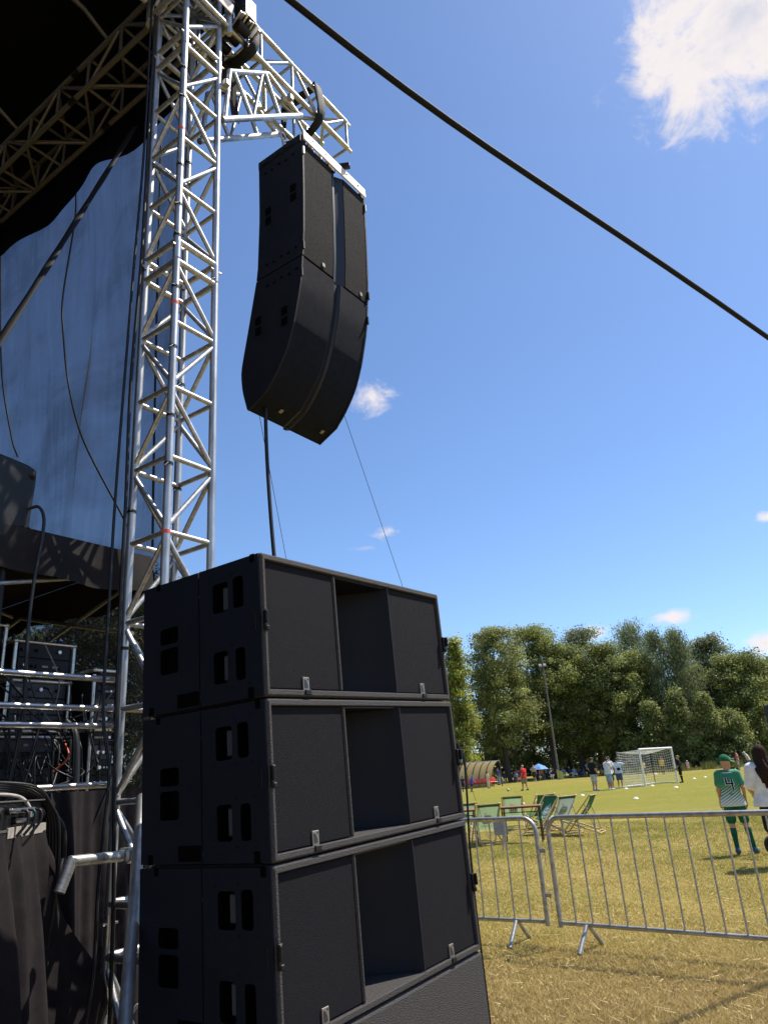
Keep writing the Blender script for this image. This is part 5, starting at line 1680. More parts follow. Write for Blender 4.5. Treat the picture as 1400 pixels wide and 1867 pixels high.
def person(label, pos, heading, H, pose=None, wear=None, skin=(.50, .27, .17), vs=.024, belly=0., build=1.0, group=None, kid=False):
    J = dict(JOINTS)
    J.update(pose or {})
    s = H / 1.75
    t = thing('person', label, 'person', (*pos, 0), R(heading), group)
    hr = 1.12 if kid else 1.0
    lo, hi = np.array([-.75, -.55, -.03]), np.array([.75, .62, 2.02])
    allp = np.array(list(J.values()))
    lo = np.minimum(allp.min(0) - .30, [-.35, -.35, -.03]); hi = np.maximum(allp.max(0) + .30, [.35, .35, .3])
    lo[2] = -.03
    n = np.ceil((hi - lo) / (vs / s)).astype(int) + 1
    g = np.stack(np.meshgrid(*[lo[i] + np.arange(n[i]) * (vs / s) for i in range(3)], indexing='ij'), -1).astype(np.float32)
    B = build
    def torso(inf=0., P=None):
        P = g if P is None else P
        ds = [cap(P, J['hip'], J['chest'], (.108 + belly * .3) * B + inf, .118 * B + inf, (1.42, 1, 1)),
              cap(P, J['chest'], lerp(J['chest'], J['neck'], .62), .115 * B + inf, .085 * B + inf, (1.5, 1, 1)),
              cap(P, J['sL'], J['sR'], .058 * B + inf, .058 * B + inf)]
        if belly:
            ds.append(ell(P, (0, J['hip'][1] + .06, J['hip'][2] + .15), ((.15 + belly * .4), .10 + belly, .17)))
        return smin(ds, .06)
    def arm(sd, f0=0., f1=1., inf=0.):
        sh, el_, wr = J['s' + sd], J['e' + sd], J['w' + sd]
        out = []
        u1 = min(1, f1 * 2)
        out.append(cap(g, sh, lerp(sh, el_, u1), .050 * B + inf, (.050 - .012 * u1) * B + inf))
        if f1 > .5:
            u2 = (f1 - .5) * 2
            out.append(cap(g, el_, lerp(el_, wr, u2), .040 * B + inf, (.040 - .014 * u2) * B + inf))
        return smin(out, .03)
    def leg(sd, f1=1., inf=0., k=0.):
        th, kn, an = J['t' + sd], J['k' + sd], J['a' + sd]
        out = []
        u1 = min(1, f1 * 2)
        out.append(cap(g, th, lerp(th, kn, u1), .086 * B + inf, (.086 - .030 * u1) * B + inf + k * u1))
        if f1 > .5:
            u2 = (f1 - .5) * 2
            out.append(cap(g, kn, lerp(kn, an, u2), .055 * B + inf + k, (.055 - .020 * u2) * B + inf + k))
            if k == 0:
                d = np.array(an) - np.array(kn)
                m = lerp(kn, an, .3)
                out.append(ell(g, (m[0], m[1] - .022, m[2]), (.05 * B + inf, .055 * B + inf, .12)))
        return smin(out, .03)
    hd = np.array(J['head'])
    fw = np.array(J.get('face', (0, 1, 0)), float); fw /= np.linalg.norm(fw)
    rt = np.cross(fw, (0, 0, 1))
    def headsdf():
        ds = [ell(g, hd + fw * -.008 + np.array((0, 0, .018)), np.array((.077, .095, .105)) * hr), ell(g, hd + fw * .02 + np.array((0, 0, -.055)), np.array((.058, .068, .072)) * hr),
              ell(g, hd + fw * .098 * hr + np.array((0, 0, -.022)), (.016, .020, .028))]
        for sg in (-1, 1):
            ds.append(ell(g, hd + rt * sg * .078 * hr - fw * .012 + np.array((0, 0, -.012)), (.014, .022, .034)))
        return smin(ds, .022)
    def mk(name, val, mat, smooth=True):
        V, F = surface_nets(val, lo, vs / s)
        me = mesh_np(name, V * s, F, mat, smooth)
        return link(name, me, t)
    parts = [torso(), arm('L'), arm('R'), leg('L'), leg('R'), cap(g, J['neck'], hd - np.array((0, 0, .06)), .052, .05), headsdf()]
    hands = []
    for sd, sg in (('L', -1), ('R', 1)):
        w_, e_ = np.array(J['w' + sd]), np.array(J['e' + sd])
        d = (w_ - e_); d /= np.linalg.norm(d)
        parts.append(cap(g, w_ - d * .01, w_ + d * .075, .028, .034, None))
        parts.append(cap(g, J['a' + sd], J['f' + sd], .040, .030))
        hands.append((w_, d, sg))
    SK = M('skin_%02d%02d%02d' % tuple(int(c * 99) for c in skin), skin, .55, 0, var=.06, vscale=9)
    V, F = surface_nets(smin(parts, .028), lo, vs / s)
    # fingers grow out of each palm: four of unequal length and a thumb from the side
    fm = MB()
    for w_, d, sg in hands:
        side = np.cross(d, (0, 1, 0)); side = side / (np.linalg.norm(side) + 1e-9)
        fwd = np.cross(side, d)
        for k, L in enumerate((.062, .074, .070, .054)):
            o = w_ + d * .088 + fwd * (.026 - .0175 * k)
            c1 = o + d * L * .55 - side * sg * .004
            c2 = c1 + (d * .8 + side * -sg * .55) * L * .5
            fm.tube([o - d * .02, o, c1, c2], [.0095, .0095, .0085, .006], 6)
        o = w_ + d * .03 + fwd * .026
        fm.tube([o - fwd * .01, o + fwd * .018 + d * .02, o + fwd * .026 + d * .055], [.012, .0105, .007], 6)
    fv = np.array([list(v) for v in fm.v]); 
    me = bpy.data.meshes.new('body')
    k0 = len(V)
    me.from_pydata(np.concatenate([V, fv]).tolist() if False else [tuple(v * s) for v in np.concatenate([V, fv])], [], [tuple(f) for f in F.tolist()] + [tuple(i + k0 for i in f) for f in fm.f])
    me.polygons.foreach_set('use_smooth', [True] * len(me.polygons))
    me.materials.append(SK)
    body = link('body', me, t)
    for sg in (-1, 1):
        c = hd + fw * .083 * hr + rt * sg * .032 + np.array((0, 0, .008))
        MB().sphere(c * s, .009 * s, 8, 5).build('eye', M('dark_eye', (.02, .015, .012), .3), t)
    c = hd + fw * .082 * hr + np.array((0, 0, -.062))
    MB().sphere(c * s, .016 * s, 8, 5, (1.3, .5, .35)).build('mouth', M('lip', (.36, .13, .10), .5), t)
    out = {'root': t, 'J': J, 's': s}
    for w in wear or []:
        k = w[0]; mat = w[1]; o = w[2] if len(w) > 2 else {}
        if k == 'shirt':
            hem = o.get('hem', .90); sl_ = o.get('sleeve', .28); inf = o.get('inf', .016)
            ds = [torso(inf), cap(g, (0, J['hip'][1], hem - .02), J['hip'], .132 * B + inf + .006 + belly * .5, .124 * B + inf, (1.58, 1, 1))]
            if sl_ > 0:
                ds += [arm('L', 0, sl_, inf + .010), arm('R', 0, sl_, inf + .010)]
            v = smin(ds, .03)
            v = np.maximum(v, hem - g[..., 2])
            # neck opening
            v = np.maximum(v, -(cap(g, np.array(J['neck']) + (0, 0, .035), np.array(J['neck']) + (0, .03, .12), .066, .066)))
            out['shirt'] = mk('shirt', v, mat)
        elif k == 'shorts':
            lf = o.get('leg', .36); inf = o.get('inf', .020)
            ds = [leg('L', lf, inf, .018), leg('R', lf, inf, .018), cap(g, J['hip'], np.array(J['hip']) + (0, 0, .05), .112 * B + .012 + belly * .2, .112 * B + .010 + belly * .2, (1.42, 1, 1))]
            v = smin(ds, .03)
            out['shorts'] = mk(o.get('name', 'shorts'), v, mat)
        elif k == 'socks':
            f = o.get('from', .12)
            for sd in 'LR':
                p0 = lerp(J['k' + sd], J['a' + sd], f); m_ = lerp(J['k' + sd], J['a' + sd], .3)
                v = smin([cap(g, p0, J['a' + sd], .060 * B, .044 * B), ell(g, (m_[0], m_[1] - .022, m_[2]), (.056 * B, .062 * B, .12))], .02)
                mk('sock', np.maximum(v, g[..., 2] - p0[2] - .02), mat)
        elif k == 'shoes':
            for sd in 'LR':
                a_, f_ = np.array(J['a' + sd]), np.array(J['f' + sd])
                v = smin([cap(g, a_ + (0, -.015, -.022), f_, .048, .038), cap(g, a_, a_ + (0, 0, .02), .046, .044)], .02)
                v = np.maximum(v, .0 - (g[..., 2] - min(a_[2], f_[2]) + .07))
                mk('shoe', v, mat)
        elif k == 'hair':
            v = ell(g, hd - fw * .018 + np.array((0, 0, .035)), np.array((.088, .100, .103)) * hr)
            cut = (g - hd) @ fw * .8 + (-(g[..., 2] - hd[2])) * .9 - o.get('cut', .035)
            v = np.maximum(v, cut)
            mk('hair', v, mat)
        elif k == 'longhair':
            L = o.get('len', .42)
            v = smin([ell(g, hd - fw * .014 + np.array((0, 0, .030)), np.array((.094, .106, .112)) * hr),
                      cap(g, hd - fw * .04, hd + np.array((-.01, -.14, -L * .58)), .092, .088, (1.2, .7, 1)),
                      cap(g, hd + np.array((-.01, -.14, -L * .55)), hd + np.array((.01, -.165, -L)), .085, .045, (1.3, .6, 1))], .03)
            wv = (.009 * np.sin(g[..., 0] * 110 + 5 * np.sin(g[..., 2] * 9)) + .008 * np.sin(g[..., 0] * 47 + g[..., 2] * 12)) * np.clip((hd[2] + .02 - g[..., 2]) * 8, 0, 1)
            v = v + wv
            cut = (g - hd) @ fw - (.045 + np.maximum(0, g[..., 2] - hd[2] - .02) * 1.3)
            v = np.maximum(v, cut)
            mk('hair', v, mat)
        elif k == 'cap':
            c = hd + np.array((0, 0, .038))
            v = ell(g, c - fw * .008, np.array((.097, .114, .108)) * hr)
            v = np.maximum(v, -(g[..., 2] - hd[2] - .022 - ((g - hd) @ fw) * -.10))
            capo = mk('cap', v, mat)
            pk = hd + fw * .135 * hr + np.array((0, 0, .030))
            loc_ = np.stack([(g - pk) @ rt, (g - pk) @ fw, g[..., 2] - pk[2] + ((g - pk) @ fw) * .18 + ((g - pk) @ rt) ** 2 * 2.2], -1)
            v = ell(loc_, (0, 0, 0), (.075 * hr, .085 * hr, max(.011, vs / s * .9)))
            mk('cap_peak', v, o.get('peak', mat))
            if 'panel' in o:
                v = ell(g, c + fw * .0, np.array((.0985, .1165, .110)) * hr)
                v = np.maximum(v, -(g[..., 2] - hd[2] - .03))
                v = np.maximum(v, .052 - (g - hd) @ fw)
                mk('cap_panel', v, o['panel'])
        elif k == 'dress':
            v = smin([torso(.02), cap(g, (0, 0, .55), J['chest'], .17, .12, (1.2, 1, 1))], .05)
            mk('dress', np.maximum(v, .5 - g[..., 2]), mat)
        elif k == 'bag':
            c = np.array(J['hip']) + np.array(o['at'])
            mk('waist_bag', ell(g, c, o.get('r', (.11, .05, .09))), mat)
    return out

def fab(name, c, **k):
    return M('fabric_' + name, c, .9, 0, var=.16, vscale=7, bump=.9, bscale=11, spec=.15, **k)
F_BLACK, F_WHITE, F_LBLUE, F_NAVY = fab('black', (.018, .018, .02)), fab('white', (.72, .72, .74)), fab('light_blue', (.48, .60, .72)), fab('navy', (.03, .045, .09))
F_DENIM, F_PALE, F_KHAKI, F_RED = fab('pale_denim', (.30, .40, .50)), fab('pale_grey', (.50, .52, .52)), fab('khaki', (.25, .23, .16)), fab('red', (.62, .04, .04))
F_YEL, F_BLUE, F_PINK, F_CREAM, F_DGREEN = fab('yellow', (.80, .52, .04)), fab('blue', (.06, .12, .45)), fab('pink', (.70, .42, .45)), fab('cream', (.70, .62, .40)), fab('sock_green', (.012, .10, .065))
HAIR_B, HAIR_D, HAIR_L = M('brown_hair', (.030, .0135, .009), .7, 0, bump=.8, bscale=60, spec=.15, stretch=(6, 6, .4)), M('dark_hair', (.018, .013, .011), .55), M('fair_hair', (.22, .14, .07), .55)
SH_W, SH_B, SH_BL = M('white_shoe', (.7, .7, .7), .5), M('black_shoe', (.02, .02, .02), .5), M('blue_shoe', (.05, .13, .45), .5)

# boy with the green jersey
def jersey_material():
    m = bpy.data.materials.new('green_jersey'); m.use_nodes = True
    nt = m.node_tree; N, L = nt.nodes, nt.links
    b = N['Principled BSDF']; b.inputs['Roughness'].default_value = .7
    tc = N.new('ShaderNodeTexCoord'); sx = N.new('ShaderNodeSeparateXYZ'); L.new(tc.outputs['Object'], sx.inputs[0])
    mp = N.new('ShaderNodeMapping'); mp.inputs['Rotation'].default_value = (0, R(32), 0); L.new(tc.outputs['Object'], mp.inputs['Vector'])
    wv = N.new('ShaderNodeTexWave'); wv.inputs['Scale'].default_value = 9; wv.inputs['Distortion'].default_value = .4; wv.bands_direction = 'Z'; L.new(mp.outputs[0], wv.inputs['Vector'])
    r = N.new('ShaderNodeMapRange'); r.inputs['From Min'].default_value = 1.04; r.inputs['From Max'].default_value = .78; r.clamp = False
    L.new(sx.outputs['Z'], r.inputs['Value'])
    ml = N.new('ShaderNodeMath'); ml.operation = 'ADD'; L.new(wv.outputs['Fac'], ml.inputs[0]); L.new(r.outputs[0], ml.inputs[1])
    st = N.new('ShaderNodeMapRange'); st.inputs['From Min'].default_value = .75; st.inputs['From Max'].default_value = 1.35; L.new(ml.outputs[0], st.inputs['Value'])
    mx = N.new('ShaderNodeMix'); mx.data_type = 'RGBA'; L.new(st.outputs[0], mx.inputs['Factor'])
    mx.inputs['A'].default_value = (.018, .20, .10, 1); mx.inputs['B'].default_value = (.60, .64, .62, 1)
    L.new(mx.outputs['Result'], b.inputs['Base Color'])
    return m
JER = jersey_material()
CAPG = fab('cap_green', (.018, .13, .055))
boy = person('boy in a green number 4 jersey and green cap, back turned', (5.42, 13.0), -14, 1.52,
             dict(sL=(-.158, -.005, 1.405), sR=(.158, -.005, 1.405), face=(.75, .62, -.05), head=(.02, .03, 1.615), wL=(-.20, .10, .90), eL=(-.215, .0, 1.13), eR=(.225, -.05, 1.14), wR=(.235, .06, .90), kL=(-.10, .02, .50), kR=(.14, .0, .50), aR=(.20, -.03, .075), fR=(.27, .12, .035), aL=(-.10, -.02, .075), fL=(-.06, .15, .035)),
             [('shirt', JER, dict(hem=.83, sleeve=.30, inf=.024)), ('shorts', fab('shorts_green', (.012, .12, .06)), dict(leg=.38, inf=.020)), ('socks', F_DGREEN, dict()), ('shoes', M('teal_shoe', (.025, .075, .13), .5)),
              ('cap', CAPG, dict(peak=fab('peak_green', (.16, .42, .14)), panel=F_WHITE))], skin=(.50, .25, .15), vs=.0145, kid=True, build=.90)
def decal_on(target, root, name, mat, polys, mapf, off=.004):
    """prints flat shapes on a garment: each vertex is dropped on the cloth from behind"""
    bvh = BVHTree.FromPolygons([v.co for v in target.data.vertices], [tuple(p.vertices) for p in target.data.polygons])
    b = MB()
    for poly in polys:
        pts = []
        for (u, v) in poly:
            o = mapf(u, v)
            hit = bvh.ray_cast(Vector(o), Vector((0, 1, 0)))
            pts.append((hit[0] if hit[0] is not None else Vector(o)) + Vector((0, -off, 0)))
        b.add(pts, [tuple(range(len(pts)))])
    return b.build(name, mat, root)
def bar(x0, y0, x1, y1, w, n=5):
    d = Vector((x1 - x0, y1 - y0)); L = d.length; d /= L
    nn = Vector((-d.y, d.x)) * w / 2
    out = []
    for i in range(n):
        a = Vector((x0, y0)) + d * (L * i / n); c = Vector((x0, y0)) + d * (L * (i + 1) / n)
        out.append([tuple(a - nn), tuple(c - nn), tuple(c + nn), tuple(a + nn)])
    return out
four = lambda w: bar(-.045, .09, -.045 + .0, -.005, w) + bar(-.045 - w * .5, .0, .05 + w * .5, .0, w) + bar(.040, .06, .040, -.085, w)
bs = boy['s']
mf = lambda u, v: (u * 1.05 - .01, -.6, 1.075 + v * 1.1)
if 'shirt' in boy:
    decal_on(boy['shirt'], boy['root'], 'jersey_number', F_WHITE, four(.040), mf, .003)
    decal_on(boy['shirt'], boy['root'], 'jersey_number', F_BLACK, four(.024), mf, .006)
    decal_on(boy['shirt'], boy['root'], 'jersey_print', F_WHITE, bar(-.07, .155, .07, .155, .010, 6), mf, .003)
    decal_on(boy['shirt'], boy['root'], 'jersey_print', F_BLACK, sum([bar(-.03 + .018 * k, -.145, -.018 + .018 * k, -.145, .014, 1) for k in range(4)], []), mf, .003)
    for sd in 'LR':
        J = boy['J']
        p = lerp(J['s' + sd], J['e' + sd], .60); q = lerp(J['s' + sd], J['e' + sd], .66)
        MB().cyl(Vector(p) * bs, Vector(q) * bs, .067 * bs, .067 * bs, 16, caps=False).build('cuff', F_WHITE, boy['root'])

woman = person('woman with long dark brown hair in a white T-shirt, back turned', (5.19, 11.15), -18, 1.62,
               dict(wL=(-.20, .22, 1.02), eL=(-.255, .02, 1.13), wR=(.20, .24, 1.0), eR=(.26, .02, 1.13), face=(.5, .86, -.05)),
               [('shirt', F_WHITE, dict(hem=.87, sleeve=.40, inf=.034)), ('shorts', F_BLACK, dict(leg=.42, inf=.014)), ('shoes', SH_W), ('socks', F_WHITE, dict([('from', .75)])), ('longhair', HAIR_B, dict(len=.47))],
               skin=(.52, .27, .18), vs=.0155)
ws = woman['s']
decal_on(woman['shirt'], woman['root'], 'shirt_print', F_NAVY, sum([bar(.045 + .022 * k, 0, .058 + .022 * k, (.012 if k % 2 else 0), .014, 1) for k in range(5)], []), lambda u, v: (u, -.6, 1.27 + v), .004)

CROSS = dict(eL=(-.26, .04, 1.16), wL=(.02, .20, 1.20), eR=(.26, .04, 1.16), wR=(-.02, .22, 1.17))
STRIDE = dict(kL=(-.09, .16, .52), aL=(-.09, .10, .10), fL=(-.09, .27, .05), kR=(.09, -.02, .50), aR=(.09, -.26, .12), fR=(.09, -.12, .04))
WALK = dict(kL=(-.09, .10, .50), aL=(-.09, .16, .075), fL=(-.09, .33, .045), kR=(.09, -.02, .50), aR=(.09, -.18, .09), fR=(.09, -.03, .035))
gm = 'men standing by the goal'
person('man in a black polo and pale shorts, leftmost of the men by the goal', (11.3, 46.0), -58, 1.86, dict(hip=(0, .02, .95)), [('shirt', F_BLACK, dict(hem=.86, inf=.03)), ('shorts', F_PALE, dict(leg=.46, inf=.028)), ('shoes', SH_BL), ('hair', HAIR_D)], belly=.06, group=gm, build=1.1)
person('man in a white shirt with folded arms and pale blue shorts by the goal', (12.1, 45.6), -60, 1.78, CROSS, [('shirt', F_WHITE, dict(hem=.85, inf=.03)), ('shorts', F_DENIM, dict(leg=.50, inf=.028)), ('shoes', SH_W), ('hair', HAIR_D)], belly=.05, group=gm, build=1.08, skin=(.42, .22, .14))
person('man in a white shirt and dark shorts behind the one with folded arms', (12.55, 46.9), -60, 1.86, CROSS, [('shirt', F_WHITE, dict(hem=.86, inf=.03)), ('shorts', F_NAVY, dict(leg=.48, inf=.028)), ('shoes', SH_W), ('hair', HAIR_D)], group=gm)
person('man in light blue with a black shoulder bag pointing at the goal', (13.15, 47.2), -20, 1.74, dict(eR=(.42, .08, 1.36), wR=(.66, .16, 1.50), eL=(-.30, .0, 1.18), wL=(-.20, .14, 1.05)), [('shirt', F_LBLUE, dict(hem=.86, inf=.024)), ('shorts', fab('dark_denim', (.07, .11, .19)), dict(leg=.46, inf=.024)), ('shoes', SH_W), ('hair', HAIR_D), ('bag', F_BLACK, dict(at=(.05, -.14, .16)))], group=gm)
person('young goalkeeper in black standing by the far goal post', (17.55, 49.0), 62, 1.62, dict(wR=(.20, .22, .92), wL=(-.20, .22, .94)), [('shirt', F_BLACK, dict(hem=.84, sleeve=.5)), ('shorts', F_BLACK, dict(leg=.42)), ('socks', F_BLACK), ('shoes', SH_B), ('hair', HAIR_L)], kid=True)
person('man in a red shirt and khaki shorts walking on the pitch', (8.85, 56.8), 40, 1.78, WALK, [('shirt', F_RED, dict(hem=.86, inf=.026)), ('shorts', F_KHAKI, dict(leg=.46, inf=.026)), ('shoes', SH_B)], belly=.04, skin=(.55, .25, .16), vs=.028)
person('shirtless man in dark shorts walking towards the trees', (15.1, 89.0), -10, 1.82, WALK, [('shorts', fab('dark_olive', (.05, .06, .04)), dict(leg=.46, inf=.026)), ('shoes', SH_W)], belly=.05, skin=(.55, .32, .21), vs=.03, build=1.1)
person('child in yellow standing beside the team shelter', (7.9, 72.5), -70, 1.5, {}, [('shirt', F_CREAM, dict(hem=.84)), ('shorts', F_CREAM, dict(leg=.9, name='trousers')), ('shoes', SH_B), ('hair', HAIR_D)], vs=.028, kid=True)
person('child in a blue and white kit running in front of the team shelter', (5.5, 63.2), -55, 1.32, dict(STRIDE, chest=(0, .14, 1.22), neck=(0, .22, 1.40), head=(0, .27, 1.55), sL=(-.18, .2, 1.36), sR=(.18, .2, 1.36), eR=(.3, .05, 1.2), wR=(.3, .25, 1.08), eL=(-.28, .36, 1.2), wL=(-.2, .5, 1.3)), [('shirt', F_BLUE, dict(hem=.84)), ('shorts', F_NAVY, {}), ('socks', F_NAVY), ('shoes', SH_B), ('hair', HAIR_L)], vs=.028, kid=True)
person('child in a dark kit running at the subwoofer edge', (5.02, 66.0), -40, 1.26, STRIDE, [('shirt', F_NAVY, dict(hem=.84)), ('shorts', F_BLACK, {}), ('socks', F_NAVY), ('shoes', SH_B), ('hair', HAIR_D)], vs=.028, kid=True)
person('player in a yellow shirt seen through the right half of the goal net', (25.9, 77.0), 150, 1.62, WALK, [('shirt', F_YEL, dict(hem=.84)), ('shorts', F_BLACK, {}), ('socks', F_BLACK), ('shoes', SH_B), ('hair', HAIR_L)], vs=.028, kid=True)
person('player in a yellow shirt partly behind the near goal post', (24.5, 78.5), 200, 1.42, STRIDE, [('shirt', F_YEL, dict(hem=.84)), ('shorts', F_BLACK, {}), ('socks', F_BLACK), ('shoes', SH_B), ('hair', HAIR_D)], vs=.028, kid=True)
person('small child in pink and a white hat behind the goalkeeper', (30.5, 82.6), 160, 1.12, {}, [('dress', F_PINK), ('shoes', SH_W), ('cap', F_WHITE)], vs=.03, kid=True)
person('woman in red and white at the far right edge of the pitch', (30.95, 71.2), 60, 1.72, {}, [('shirt', fab('pale_red', (.62, .22, .18)), dict(hem=.84)), ('shorts', F_PALE, dict(leg=.42)), ('shoes', SH_W), ('hair', HAIR_D)], vs=.028)
person('man in a white shirt bent over beside the woman in red, far right', (32.0, 71.3), 60, 1.66, dict(chest=(0, .10, 1.25), neck=(0, .18, 1.42), head=(0, .25, 1.54), sL=(-.185, .15, 1.38), sR=(.185, .15, 1.38)), [('shirt', F_PALE, dict(hem=.86, inf=.03)), ('shorts', F_KHAKI, dict(leg=.46, inf=.03)), ('shoes', SH_B), ('cap', F_WHITE)], vs=.028, build=1.1, belly=.05)
person('man in white standing among the seated people under the trees', (24.8, 103.5), 180, 1.72, {}, [('shirt', F_WHITE, dict(hem=.86)), ('shorts', F_BLACK, dict(leg=.46)), ('shoes', SH_B), ('hair', HAIR_D)], vs=.03)
person('person in blue at the right end of the team shelter', (10.4, 84.5), 120, 1.75, {}, [('shirt', F_BLUE, dict(hem=.86)), ('shorts', F_DENIM, dict(leg=.9, name='trousers')), ('shoes', SH_B), ('hair', HAIR_D)], vs=.03)

# people sitting in the shade under the trees: a far crowd that reads as one mass
def crowd():
    r = random.Random(11)
    cols = [(.55, .55, .58), (.04, .04, .05), (.05, .06, .12), (.4, .1, .08), (.5, .42, .1), (.3, .33, .36), (.12, .16, .22), (.6, .6, .55), (.08, .09, .12)]
    mb = MB(); tint = []
    def put(fn, c):
        k = len(mb.v); fn(); tint.extend([c] * (len(mb.v) - k))
    for i in range(62):
        u = r.random()
        x = 11.2 + 24 * u + r.uniform(-.4, .4)
        y = 92 + 12 * u + r.uniform(-1.5, 2.5)
        c = r.choice(cols); c2 = r.choice(cols); a = r.uniform(2.2, 4.1)
        f = Vector((math.sin(a), math.cos(a), 0)); sd = Vector((f.y, -f.x, 0))
        o = Vector((x, y, 0)); hz = .45 if r.random() > .5 else .12
        put(lambda: mb.tube([o + Vector((0, 0, hz)), o + Vector((0, 0, hz + .3)) - f * .05, o + Vector((0, 0, hz + .52)) - f * .06, o + Vector((0, 0, hz + .6)) - f * .05], [.17, .18, .17, .06], 8), c)
        put(lambda: mb.sphere(o + Vector((0, 0, hz + .74)) - f * .03, .105, 8, 6, (.9, .9, 1.15)), (.35, .2, .14))
        put(lambda: mb.sphere(o + Vector((0, 0, hz + .78)) - f * .06, .11, 8, 5, (.95, .95, .95)), r.choice([(.03, .02, .015), (.1, .06, .03), (.6, .6, .6)]))
        for s in (-1, 1):
            put(lambda: mb.tube([o + sd * .09 * s + Vector((0, 0, hz + .05)), o + sd * .12 * s + f * .42 + Vector((0, 0, hz + .1)), o + sd * .12 * s + f * .5 + Vector((0, 0, .04))], [.085, .065, .045], 6), c2)
            put(lambda: mb.tube([o + sd * .2 * s + Vector((0, 0, hz + .5)), o + sd * .25 * s + f * .12 + Vector((0, 0, hz + .25)), o + sd * .1 * s + f * .3 + Vector((0, 0, hz + .2))], [.055, .045, .03], 6), c)
    me = mb.mesh('crowd', tint_material('crowd_clothes', .85, 0))
    set_tint(me, np.array(tint))
    tag(link('crowd', me), 'crowd of people sitting in the shade under the trees', 'crowd', kind='stuff')
crowd()
# ------------------------------------------------------------------ trees
BARK = M('bark', (.075, .058, .042), .9, 0, var=.25, vscale=6, bump=.6, bscale=18, stretch=(3, 3, .4))
BIRCH = M('birch_bark', (.42, .40, .36), .8, 0, col2=(.08, .07, .06), vscale=5, stretch=(1, 1, 3))
LEAFM = tint_material('tree_leaf', .55, .45, .3)
def tree(label, x, y, H, W, base, col, seed, kind='round', n=7000, leaf=.36, lean=0., bark=BARK, name='broadleaf_tree'):
    n = int(n * 3.4); leaf *= .86; W *= 1.12; base *= .7
    r = np.random.default_rng(seed)
    rr = random.Random(seed)
    t = thing(name, label, 'tree', (x, y, 0), 0, 'trees along the far edge of the field')
    # trunk and limbs
    tb = MB()
    top = H * (.86 if kind != 'cone' else .95)
    path = [Vector((lean * k / 6 * 1.0 + rr.uniform(-.12, .12) * (k > 0), rr.uniform(-.12, .12) * (k > 0), top * k / 6)) for k in range(7)]
    r0 = .018 * H + .05
    tb.tube(path, [r0 * (1 - .15 * k) * (1.25 if k == 0 else 1) for k in range(7)], 8)
    limbs = []
    for k in range(11):
        f = rr.uniform(base / H + .02, .78)
        i = min(5, int(f * 6 / .86)); p = path[min(i, 6)]
        a = rr.uniform(0, 6.28); L = W * rr.uniform(.55, .95) * (1.05 - f * .6)
        e1 = p + Vector((math.cos(a) * L * .5, math.sin(a) * L * .5, L * .45)); e2 = p + Vector((math.cos(a) * L, math.sin(a) * L, L * rr.uniform(.5, .95)))
        tb.tube([p, e1, e2], [r0 * .38 * (1.1 - f), r0 * .22 * (1.1 - f), .02], 5)
        limbs.append(e2)
    tb.build('trunk', bark, t)
    # crown: clumps spread through an uneven envelope
    nc = int(90 + W * 20)
    C, CR = [], []
    tries = 0
    while len(C) < nc and tries < 6000:
        tries += 1
        f = rr.random() ** (.8 if kind != 'cone' else 1.1)
        z = base + (H - base) * f
        if kind == 'round':
            env = W * (math.sin(math.pi * min(1, .20 + .74 * f)) ** .55)
        elif kind == 'cone':
            env = W * (1.02 - f) ** .8 * (1 if f > .05 else .8)
        elif kind == 'weep':
            env = W * (math.sin(math.pi * min(1, .10 + .86 * f)) ** .8)
        else:
            env = W * (.75 + .35 * math.sin(f * 7 + seed)) * (1 - f ** 4 * .8)
        a = rr.uniform(0, 6.283)
        env *= .80 + .28 * math.sin(3 * a + seed) * math.sin(5 * f + seed) + .12 * rr.random()
        q = env * (rr.random() ** .45)
        C.append((lean * f + math.cos(a) * q, math.sin(a) * q, z)); CR.append(rr.uniform(.5, 1.3) * (W / 4.5) ** .5)
    C = np.array(C); CR = np.array(CR)
    w = CR ** 2; w /= w.sum()
    ci = r.choice(len(C), n, p=w)
    # every clump is a loose spray: stretched along its own branch direction, thinning outwards
    ax = C - np.array([lean * .5, 0, 0]); ax[:, 2] = CR * r.uniform(-.6, 1.0, len(C)); ax /= np.linalg.norm(ax, axis=1)[:, None] + 1e-6
    st = np.clip(r.normal(size=n), -1.6, 1.6)
    d = np.clip(r.normal(size=(n, 3)), -1.7, 1.7) * np.array([.54, .54, .38])
    pos = C[ci] + d * CR[ci][:, None] + ax[ci] * (st * CR[ci] * .55)[:, None]
    d /= np.linalg.norm(d, axis=1)[:, None]
    if kind == 'weep':
        dr = r.random(n) ** 1.5 * 2.3
        pos[:, 2] -= dr * (r.random(n) > .35)
    pos[:, 2] = np.maximum(pos[:, 2], .15)
    nrm = d * .8 + np.array([0, 0, .55]) + r.normal(size=(n, 3)) * .55
    nrm /= np.linalg.norm(nrm, axis=1)[:, None]
    tx = np.cross(nrm, r.normal(size=(n, 3))); tx /= np.linalg.norm(tx, axis=1)[:, None]
    ty = np.cross(nrm, tx)
    sz = leaf * r.uniform(.55, 1.25, n)
    wdt = sz * (.34 if kind == 'weep' else .55)
    if kind == 'weep':
        ty = np.array([0, 0, -1]) * .9 + ty * .35
    V = np.empty((n, 4, 3))
    V[:, 0] = pos - ty * sz[:, None] * .5
    V[:, 1] = pos + tx * wdt[:, None] * .5 + nrm * (sz * .10)[:, None]
    V[:, 2] = pos + ty * sz[:, None] * .5
    V[:, 3] = pos - tx * wdt[:, None] * .5 + nrm * (sz * .10)[:, None]
    F = np.arange(n * 4).reshape(n, 4)
    ct = r.uniform(.62, 1.75, len(C))[ci] * r.uniform(.75, 1.25, n)  # tone spread per clump stands for lit clumps and shaded gaps
    yel = (r.uniform(0, 1, len(C)) ** 1.5)[ci]
    col = np.array(col)
